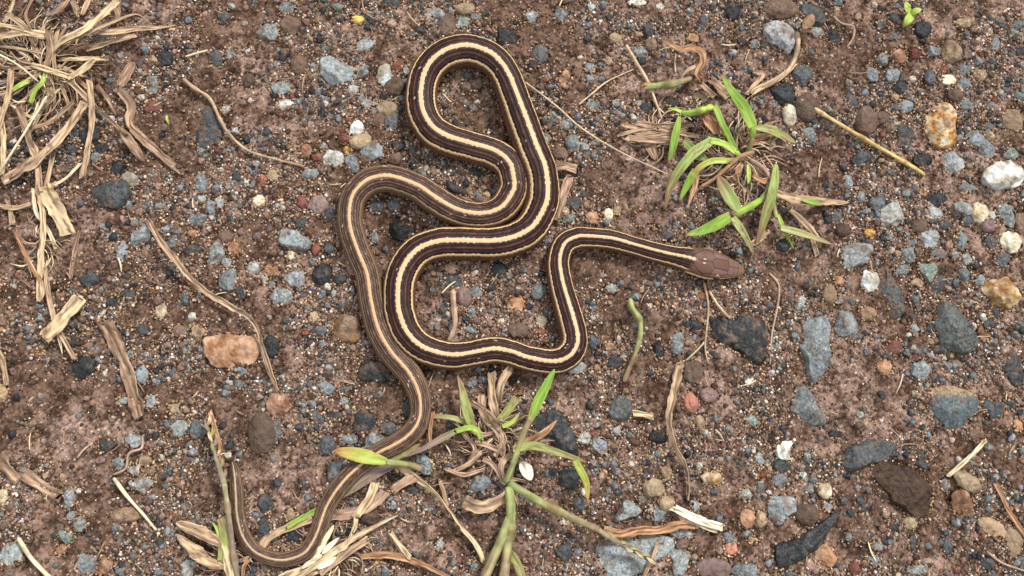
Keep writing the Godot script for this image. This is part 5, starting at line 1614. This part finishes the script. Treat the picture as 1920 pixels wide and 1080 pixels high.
	leaf(t, "dry_leaf", [455, 1085, 2, 458, 1062, 3, 470, 1046, 3], 7, "rust", "torn", 0.4)
	fuzz(t, 420, 1040, 60, 40, 2.0)
	# --- straw blades under the tail
	t = tuft("flattened_grass_stem", "long flattened grass stem, half green and half tan, passing beneath the snake's tail", "grass stem", 600, 950)
	leaf(t, "blade", [486, 1032, 1, 500, 1012, 1.5, 534, 992, 2, 588, 972, 2], 15, "tan", "torn", 0.3)
	leaf(t, "blade", [534, 990, 2, 562, 974, 2.4, 604, 952, 2, 634, 930, 1.5], 11, "green", "torn", 0.3)
	leaf(t, "blade", [632, 934, 1.5, 662, 912, 2.5, 700, 888, 3, 746, 870, 3], 24, "purple", "lens", 0.3)
	leaf(t, "blade", [700, 878, 2, 740, 858, 3, 790, 838, 3], 14, "mottled", "torn", 0.3)
	leaf(t, "blade", [624, 966, 2, 660, 962, 3, 696, 946, 3, 726, 920, 2], 19, "pink", "torn", 0.3)
	leaf(t, "blade", [704, 904, 4, 694, 930, 4, 668, 968, 4], 15, "straw", "torn", 0.35)
	leaf(t, "blade", [668, 962, 4, 664, 990, 4, 650, 1018, 3], 9, "straw", "point", 0.35)
	leaf(t, "blade", [736, 918, 2, 750, 908, 3, 786, 890, 3], 18, "pink", "torn", 0.4)
	t = tuft("straw_spray", "spray of pale dry straw with open spikelets lying below the snake's tail curve", "straw", 610, 1040)
	leaf(t, "blade", [572, 1072, 2, 632, 1030, 4, 690, 994, 4, 746, 966, 2], 13, "straw", "point", 0.35)
	leaf(t, "blade", [548, 1088, 2, 590, 1062, 3, 650, 1020, 4, 664, 1000, 3], 11, "straw", "torn", 0.35)
	leaf(t, "blade", [600, 1075, 3, 640, 1045, 4, 690, 1010, 3], 14, "tan", "torn", 0.35)
	for d in [[598, 1030, 612, 1008, 626, 984], [604, 1038, 620, 1022, 636, 1008], [590, 1046, 600, 1030, 612, 1018], [578, 1058, 592, 1046, 604, 1040], [614, 1052, 626, 1036, 640, 1028], [566, 1066, 582, 1054, 596, 1050], [596, 1066, 616, 1056, 630, 1044]]:
		leaf(t, "spikelet", [d[0], d[1], 3.5, d[2], d[3], 4.5, d[4], d[5], 4], 10, "cream" if d[0] % 4 == 0 else "pale", "lens", 0.4)
	leaf(t, "blade", [520, 1090, 1, 555, 1076, 2, 600, 1066, 2], 20, "straw", "torn", 0.3)
	fuzz(t, 620, 1030, 80, 60, 2.0)
	# --- seedling
	t = tuft("seedling", "tiny bright green seedling with three leaves by the top edge", "seedling", 1708, 28)
	leaf(t, "leaf", [1708, 24, 2, 1702, 16, 4, 1698, 3, 4], 15, "fresh", "lens", 0.2)
	leaf(t, "leaf", [1706, 26, 2, 1716, 21, 4, 1728, 17, 4], 12, "fresh", "lens", 0.2)
	leaf(t, "leaf", [1709, 26, 2, 1702, 38, 4, 1693, 51, 3], 16, "fresh", "lens", 0.2)

func loose_leaf(called: String, label: String, category: String, p: Array, w: float, look_: String, ends := "torn", fold := 0.4, twist := 0.0) -> void:
	tag(leaf(null, called, p, w, look_, ends, fold, twist), label, category)

func loose_stem(called: String, label: String, category: String, p: Array, w: float, look_: String, taper := 0.6, rough := 0.25, joints := 0) -> void:
	tag(stem(null, called, p, w, look_, taper, rough, joints), label, category)

func make_straws() -> void:
	loose_leaf("dry_stalk", "long dry grey-tan stalk curving from the pale pebbles past the orange quartz block", "stalk", [280, 414, 4, 300, 450, 4, 342, 504, 4, 384, 544, 4, 430, 572, 4, 468, 594, 4, 486, 625, 4, 500, 674, 3, 525, 738, 1.5], 11.5, "tan", "torn", 0.6, 50)
	loose_stem("twig", "thin curling brown twig lying above the large flat charcoal stone", "twig", [344, 148, 2, 362, 164, 2, 392, 184, 2, 412, 222, 3, 430, 252, 3, 462, 280, 2, 500, 294, 2, 570, 312, 1], 7.5, "tan", 0.5, 0.45)
	loose_stem("straw", "short pale straw in the bottom corner beside the large pale grey stone", "straw", [34, 1008, 2, 58, 1046, 2, 98, 1088, 2], 9, "pale", 0.9, 0.1)
	loose_stem("root", "thin pinkish hooked root above the dry quartz patch", "root", [267, 818, 2, 266, 840, 2, 242, 850, 2, 236, 878, 2, 212, 890, 1], 6, "pink", 0.8, 0.15)
	loose_stem("root", "whitish tapering root pointing away from the hooked root", "root", [213, 896, 1.5, 238, 930, 2, 270, 966, 2, 293, 994, 1], 8, "pale", 0.5, 0.25)
	loose_leaf("buried_leaf", "flat brown blade half buried in the soil beside the orange quartz block", "dead leaf", [196, 602, 1.2, 216, 640, 1.5, 240, 700, 1.5, 262, 782, 1], 26, "brown", "torn", 0.2)
	loose_leaf("straw_fragment", "splintered pale straw fragment lying across the straw stems", "straw", [84, 636, 3.5, 116, 600, 4, 152, 556, 3], 26, "straw", "torn", 0.25)
	loose_leaf("dead_leaf", "wavy dull brown blade pressed into soil at the edge of the dead clump", "dead leaf", [222, 168, 1.5, 246, 196, 1.6, 244, 232, 1.6, 272, 264, 1.2, 344, 326, 0.5], 15, "brown", "torn", 0.4)
	loose_leaf("dead_leaf", "short broad brown leaf standing above the wavy blade", "dead leaf", [250, 116, 1.5, 238, 140, 2, 222, 166, 1.5], 24, "brown", "lens", 0.3)
	loose_leaf("dead_leaf", "dull brown torn blade at the lower side edge above the cream pebble", "dead leaf", [-4, 850, 2, 12, 876, 2, 34, 902, 1], 20, "brown", "torn", 0.3)
	loose_leaf("dead_leaf", "dull tan torn blade at the side edge below the straw fragment", "dead leaf", [-4, 660, 2, 8, 690, 2, 12, 722, 1], 14, "tan", "torn", 0.3)
	loose_leaf("dead_leaf", "faint brown blade sunk in the soil toward the hooked root", "dead leaf", [36, 880, 0.6, 70, 905, 0.8, 112, 932, 0.3], 22, "brown", "torn", 0.2)
	loose_leaf("twisted_straw", "twisted brown straw standing alone beside the dark cube-like pebble", "straw", [1274, 682, 2, 1266, 730, 3, 1256, 788, 4, 1266, 830, 4, 1284, 866, 3, 1294, 900, 3, 1292, 936, 2], 15, "tan", "torn", 0.7, 120)
	loose_leaf("straw_chip", "short flat tan straw chip by the two grey stones", "straw", [1186, 774, 1.5, 1206, 777, 2, 1226, 782, 1.5], 11, "straw", "torn", 0.3)
	loose_leaf("cream_straw", "broad cream splinter of straw beside the tan angular stones", "straw", [1264, 952, 3, 1296, 968, 4, 1325, 980, 4, 1354, 988, 3], 15, "cream", "torn", 0.3)
	loose_leaf("cream_straw", "narrow cream splinter lying under the broad cream splinter", "straw", [1278, 972, 2, 1310, 984, 2.5, 1340, 996, 2], 7, "pale", "torn", 0.3)
	loose_stem("green_stub", "stubby yellow-green stem with a torn pale tip below the snake's neck", "stem", [1181, 560, 3, 1186, 578, 3.4, 1198, 596, 3, 1201, 626, 2.6, 1192, 660, 2.2, 1180, 690, 1.5, 1170, 716, 0.8], 11, "stalk", 0.8, 0.25, 2)
	loose_stem("root", "half-buried brownish root inside the lower loop of the snake", "root", [848, 544, 1, 852, 586, 1.5, 852, 612, 1.6, 842, 642, 1], 12, "tan", 0.75, 0.4)
	loose_stem("long_thin_straw", "long thin pale straw running from the snake's top bend towards the green tuft", "straw", [984, 154, 2, 1040, 196, 2, 1090, 240, 2, 1158, 282, 2, 1250, 326, 1], 3.6, "straw", 0.7, 0.15)
	loose_stem("dry_straw", "thin dry stem crossing under the brown tip of the dry sheath", "straw", [1174, 84, 2, 1190, 112, 2, 1212, 148, 2.4, 1228, 186, 2, 1241, 224, 1], 7, "straw", 0.5, 0.2)
	loose_stem("dry_straw", "hair-thin forked straw between the long thin straw and the thin dry stem", "straw", [1086, 196, 1, 1112, 174, 1.6, 1140, 152, 1.6, 1188, 130, 1.4], 3.6, "straw", 0.6, 0.1)
	loose_stem("thin_root", "fine root dangling beneath the snake's head towards the flat black rock", "root", [1320, 530, 1.4, 1328, 570, 1.8, 1326, 610, 1.8, 1322, 650, 1.4, 1328, 682, 0.8], 5, "tan", 0.6, 0.2)
	loose_stem("thin_root", "short fine straw ending on the flat black rock beneath the snake's head", "straw", [1330, 546, 1.4, 1346, 572, 2.4, 1369, 597, 3], 5, "straw", 0.7, 0.2)
	loose_stem("thin_root", "thin forked root end below the flat black rock's near corner", "root", [1322, 640, 1.4, 1308, 656, 1.4, 1286, 676, 0.8], 4, "straw", 0.7, 0.2)
	loose_stem("thin_root", "fine reddish root running down between the black rock and the slate slab", "root", [1442, 512, 0.8, 1460, 534, 1, 1458, 572, 1.2, 1447, 630, 1.4, 1444, 684, 0.8], 4.5, "pink", 0.7, 0.2)
	loose_stem("golden_straw", "smooth golden straw lying across bare soil between the tuft and the gravel", "straw", [1502, 187, 2.6, 1540, 212, 2.4, 1590, 242, 2.4, 1640, 272, 2.2, 1700, 306, 2, 1734, 328, 1.6], 7.5, "golden", 0.95, 0.12, 3)
	loose_leaf("straw", "pale straw splinter pointing at the tan curved pebble", "straw", [1846, 826, 3, 1818, 856, 3, 1779, 891, 2], 9, "pale", "torn", 0.4)
	loose_leaf("straw", "orange-tan straw at the side edge below the tan curved pebble", "straw", [1867, 908, 1.5, 1884, 944, 1.6, 1904, 978, 1.6, 1928, 1012, 1], 9, "rust", "torn", 0.4)
	loose_stem("thin_root", "thin reddish straw near the bottom edge beside the pale tan stone", "root", [1850, 1034, 1, 1880, 1056, 1.4, 1926, 1072, 1], 5, "pink", 0.7, 0.2)
	loose_stem("thin_root", "curled pinkish root near the top edge beside the dark angular pebble", "root", [1562, 30, 1, 1578, 44, 1.6, 1600, 50, 1.6, 1600, 70, 1.4, 1588, 88, 0.8], 5, "pink", 0.7, 0.15)
	loose_stem("long_twig", "long dry twig bending from the large grey rounded stone towards the tuft", "twig", [1494, 60, 2, 1496, 88, 2.4, 1482, 126, 2.6, 1452, 152, 2.6, 1424, 168, 2], 9, "tan", 0.9, 0.3)
	loose_stem("thin_root", "fine branching root at the top edge above the yellowish tan chip", "root", [678, -4, 1, 682, 18, 1.4, 690, 28, 1.4, 704, 36, 0.8], 3.6, "rust", 0.6, 0.15)
	loose_leaf("rust_blade", "reddish brown dead blade sweeping below the straw spray", "dead leaf", [676, 1044, 1.5, 720, 1040, 2.4, 764, 1048, 2.6, 810, 1066, 2.4, 860, 1090, 1.5], 14, "rust", "point", 0.5, 30)
	loose_leaf("straw", "short yellowish straw leaning on the reddish dead blade", "straw", [730, 996, 2, 750, 1022, 3, 771, 1048, 3], 8, "straw", "torn", 0.4)
	loose_leaf("runner", "long twisted pale runner from the broad leaf's sheath to bare soil", "runner", [752, 876, 3, 780, 896, 3, 816, 922, 3.4, 844, 956, 3.2, 870, 990, 3, 896, 1022, 2.6, 910, 1054, 1.5], 13, "straw", "torn", 0.7, 160)
	loose_leaf("straw", "small pale straw branching from the twisted runner", "straw", [824, 900, 1.5, 832, 924, 1.8, 840, 948, 1.2], 7, "tan", "torn", 0.4)
	loose_leaf("dead_leaf", "pinkish dead leaf lying against the outside of the snake's back", "dead leaf", [1068, 330, 2, 1056, 366, 2.6, 1042, 412, 2], 16, "pink", "torn", 0.4)
	loose_leaf("dead_leaf", "small pinkish leaf scrap touching the snake's back above the dead leaf", "dead leaf", [1036, 314, 3, 1056, 310, 3, 1080, 318, 2], 15, "pink", "torn", 0.4)
	loose_stem("straw", "tiny pale straw near the dark stone between dead clump and twig", "straw", [348, 106, 1, 368, 100, 1.4, 390, 94, 1], 4, "pale", 0.8, 0.1)
	loose_leaf("grass_scrap", "tiny curved bright green scrap lying alone on bare soil", "grass scrap", [313, 216, 1.2, 313, 224, 1.6, 318, 234, 1.2], 5, "fresh", "lens", 0.3)
	loose_leaf("dead_leaf", "faint tan blade sunk beside the clump, under the large dark rounded stone", "dead leaf", [150, 430, 1, 142, 462, 1.2, 132, 520, 0.8], 8, "brown", "torn", 0.4)
	# short bits of straw and root fibre strewn about
	var st := [PackedVector3Array(), PackedColorArray(), PackedInt32Array()]
	var r := RandomNumberGenerator.new()
	r.seed = 55
	for k in 130:
		var x := r.randf_range(10, 1910)
		var y := r.randf_range(10, 1070)
		var a := r.randf() * TAU
		var l := r.randf_range(5, 20)
		var o := stem(self, "fibre", [x, y, 0.8, x + cos(a) * l, y + sin(a) * l, 1.2, x + cos(a + 0.1) * l * 2.0, y + sin(a + 0.1) * l * 2.0, 0.7], r.randf_range(1.6, 3.6), ["straw", "pale", "tan", "pink", "brown"][k % 5], 0.7, 0.2)
		var arr := o.mesh.surface_get_arrays(0)
		var first: int = st[0].size()
		st[0].append_array(arr[Mesh.ARRAY_VERTEX])
		st[1].append_array(arr[Mesh.ARRAY_COLOR])
		for i in arr[Mesh.ARRAY_INDEX]: st[2].append(i + first)
		remove_child(o)
		o.free()
	var f := put("straw_fibres", smooth(st[0], st[1], st[2]), mats.dry)
	tag(f, "short fibres of straw and root strewn over the soil", "plant fibres", "", "stuff")


# ------------------------------------------------------------------ grains

func grain_mesh(level: int, s: int, squash: float) -> ArrayMesh:
	var q: Array = sphere_of(level)
	var v := PackedVector3Array()
	var r := RandomNumberGenerator.new()
	r.seed = s
	var fc := PackedVector3Array()
	var cuts := []
	for i in 9:
		cuts.append([Vector3(r.randf_range(-1, 1), r.randf_range(-0.4, 1), r.randf_range(-1, 1)).normalized(), r.randf_range(0.6, 0.9)])
	for p0 in q[0]:
		var p: Vector3 = p0 * r.randf_range(0.86, 1.14)
		var hitn := Vector3.ZERO
		for cut in cuts:
			var ex: float = p.dot(cut[0]) - cut[1]
			if ex > 0.0:
				p -= cut[0] * ex
				hitn = cut[0]
		v.append(Vector3(p.x, p.y * squash, p.z))
		fc.append(hitn)
	return smooth(v, PackedColorArray(), q[1], fc if level > 1 else PackedVector3Array())

func scatter(called: String, label: String, category: String, count: int, mesh: ArrayMesh, sizes: Vector2, tones: Array, s: int, sunk: float, patchy: float, clear: bool, m: Material, heap := false) -> void:
	var r := RandomNumberGenerator.new()
	r.seed = s
	var where: Array[Transform3D] = []
	var tint: Array[Color] = []
	var tries := 0
	var hash := {}
	if clear:
		for t in taken:
			var key := Vector2i(int(floor(t[0] / 0.012)), int(floor(t[1] / 0.012)))
			for dx in range(-1, 2):
				for dy in range(-1, 2):
					var kk := key + Vector2i(dx, dy)
					if not hash.has(kk): hash[kk] = []
					hash[kk].append(t)
	if heap:
		for p in rims:
			if r.randf() < 0.3: continue
			var sz := r.randf_range(0.0005, 0.0013)
			where.append(Transform3D(Basis.from_euler(Vector3(r.randf(), r.randf() * TAU, r.randf())).scaled(Vector3.ONE * sz * 0.5), Vector3(p.x + r.randf_range(-0.0005, 0.0005), ground(p.x, p.z) + sz * r.randf_range(0.1, 0.6), p.z + r.randf_range(-0.0005, 0.0005))))
			var e: Color = tones[r.randi_range(0, 4)][1]
			tint.append(e * r.randf_range(0.85, 1.15))
	while where.size() < count and tries < count * 4:
		tries += 1
		var x := r.randf_range(-0.232, 0.232)
		var z := r.randf_range(-0.150, 0.148)
		var dens := 1.3 * n_big.get_noise_2d(x * 1300.0 + 70.0 + s * 3.0, z * 1300.0 - 40.0) + 0.8 * n_any.get_noise_2d(x * 500.0, z * 500.0 + 20.0) + (0.9 if s == 104 else -0.35) * (x + 0.02)
		if r.randf() > lerpf(1.0, smoothstep(-0.22, 0.28, dens), patchy): continue
		var size := lerpf(sizes.x, sizes.y, pow(r.randf(), 2.0 if s == 104 else 2.6))
		if clear:
			var hit := false
			for t in hash.get(Vector2i(int(floor(x / 0.012)), int(floor(z / 0.012))), []):
				if Vector2(x - t[0], z - t[1]).length() < t[2] + size * 0.4:
					hit = true
					break
			if hit: continue
		var b := Basis.from_euler(Vector3(r.randf_range(-0.6, 0.6), r.randf() * TAU, r.randf_range(-0.6, 0.6)))
		b = b.scaled_local(Vector3(size, size * r.randf_range(0.7, 1.0), size * r.randf_range(0.6, 1.0)) * 0.5)
		where.append(Transform3D(b, Vector3(x, ground(x, z) + size * (0.5 - sunk) * 0.5, z)))
		var pick := r.randf()
		var tone: Color = tones[0][1]
		for t in tones:
			if pick < t[0]:
				tone = t[1]
				break
			pick -= t[0]
		var j := r.randf_range(0.82, 1.18)
		tint.append(Color(tone.r * j * r.randf_range(0.95, 1.05), tone.g * j, tone.b * j * r.randf_range(0.95, 1.05)))
	var mm := MultiMesh.new()
	mm.transform_format = MultiMesh.TRANSFORM_3D
	mm.use_colors = true
	mm.mesh = mesh
	mm.instance_count = where.size()
	for i in where.size():
		mm.set_instance_transform(i, where[i])
		mm.set_instance_color(i, tint[i])
	var o := MultiMeshInstance3D.new()
	o.name = numbered(called)
	o.multimesh = mm
	o.material_override = m
	add_child(o)
	tag(o, label, category, "", "stuff")

func make_grains() -> void:
	var earth := [[0.32, c(0.45, 0.355, 0.29)], [0.24, c(0.34, 0.255, 0.203)], [0.16, c(0.22, 0.168, 0.138)], [0.12, c(0.56, 0.455, 0.37)], [0.06, c(0.64, 0.54, 0.44)], [0.05, c(0.24, 0.245, 0.25)], [0.05, c(0.48, 0.49, 0.50)], [0.02, c(0.47, 0.33, 0.27)]]
	scatter("soil_crumbs", "fine brown soil crumbs covering the ground between stones", "soil", 170000, grain_mesh(0, 1, 0.9), Vector2(0.00045, 0.0013), earth, 101, 0.2, 0.85, true, mats.grain, true)
	scatter("soil_lumps", "soft rounded lumps of damp brown soil", "soil", 11000, grain_mesh(2, 6, 0.8), Vector2(0.0012, 0.0034), [[0.4, c(0.41, 0.33, 0.285)], [0.3, c(0.33, 0.26, 0.22)], [0.3, c(0.50, 0.41, 0.36)]], 106, 0.5, 0.8, true, mats.soil)
	scatter("sand_grains", "coarse mixed sand grains lying on the soil", "sand", 58000, grain_mesh(0, 2, 0.85), Vector2(0.0006, 0.0018), [[0.28, c(0.51, 0.41, 0.335)], [0.16, c(0.63, 0.53, 0.43)], [0.08, c(0.70, 0.61, 0.51)], [0.16, c(0.42, 0.44, 0.45)], [0.13, c(0.20, 0.205, 0.21)], [0.05, c(0.82, 0.79, 0.75)], [0.04, c(0.47, 0.33, 0.28)], [0.02, c(0.66, 0.50, 0.34)], [0.06, c(0.58, 0.60, 0.60)]], 102, 0.25, 0.97, true, mats.grain)
	scatter("white_grit", "tiny bright white quartz grains sprinkled over the soil", "grit", 7500, grain_mesh(0, 3, 0.95), Vector2(0.00035, 0.0010), [[0.6, c(0.95, 0.94, 0.92)], [0.4, c(0.88, 0.82, 0.75)]], 103, 0.0, 0.95, false, mats.sparkle)
	var gravel := [[0.26, c(0.465, 0.485, 0.488)], [0.27, c(0.275, 0.283, 0.29)], [0.11, c(0.55, 0.56, 0.555)], [0.20, c(0.49, 0.40, 0.35)], [0.06, c(0.64, 0.55, 0.45)], [0.03, c(0.48, 0.32, 0.27)], [0.02, c(0.63, 0.46, 0.33)], [0.05, c(0.78, 0.75, 0.69)]]
	scatter("fine_gravel", "fine angular grey and brown gravel chips in the soil", "gravel", 8000, grain_mesh(2, 4, 0.72), Vector2(0.0014, 0.0040), gravel, 104, 0.40, 0.85, true, mats.stone0)
	scatter("grit_chips", "small rounded brown and tan grit chips in the soil", "gravel", 4200, grain_mesh(2, 5, 0.8), Vector2(0.0012, 0.0028), [[0.32, c(0.49, 0.40, 0.34)], [0.24, c(0.60, 0.51, 0.43)], [0.08, c(0.70, 0.59, 0.46)], [0.08, c(0.50, 0.34, 0.28)], [0.18, c(0.42, 0.42, 0.42)], [0.10, c(0.77, 0.74, 0.68)]], 105, 0.46, 0.9, true, mats.stone2)
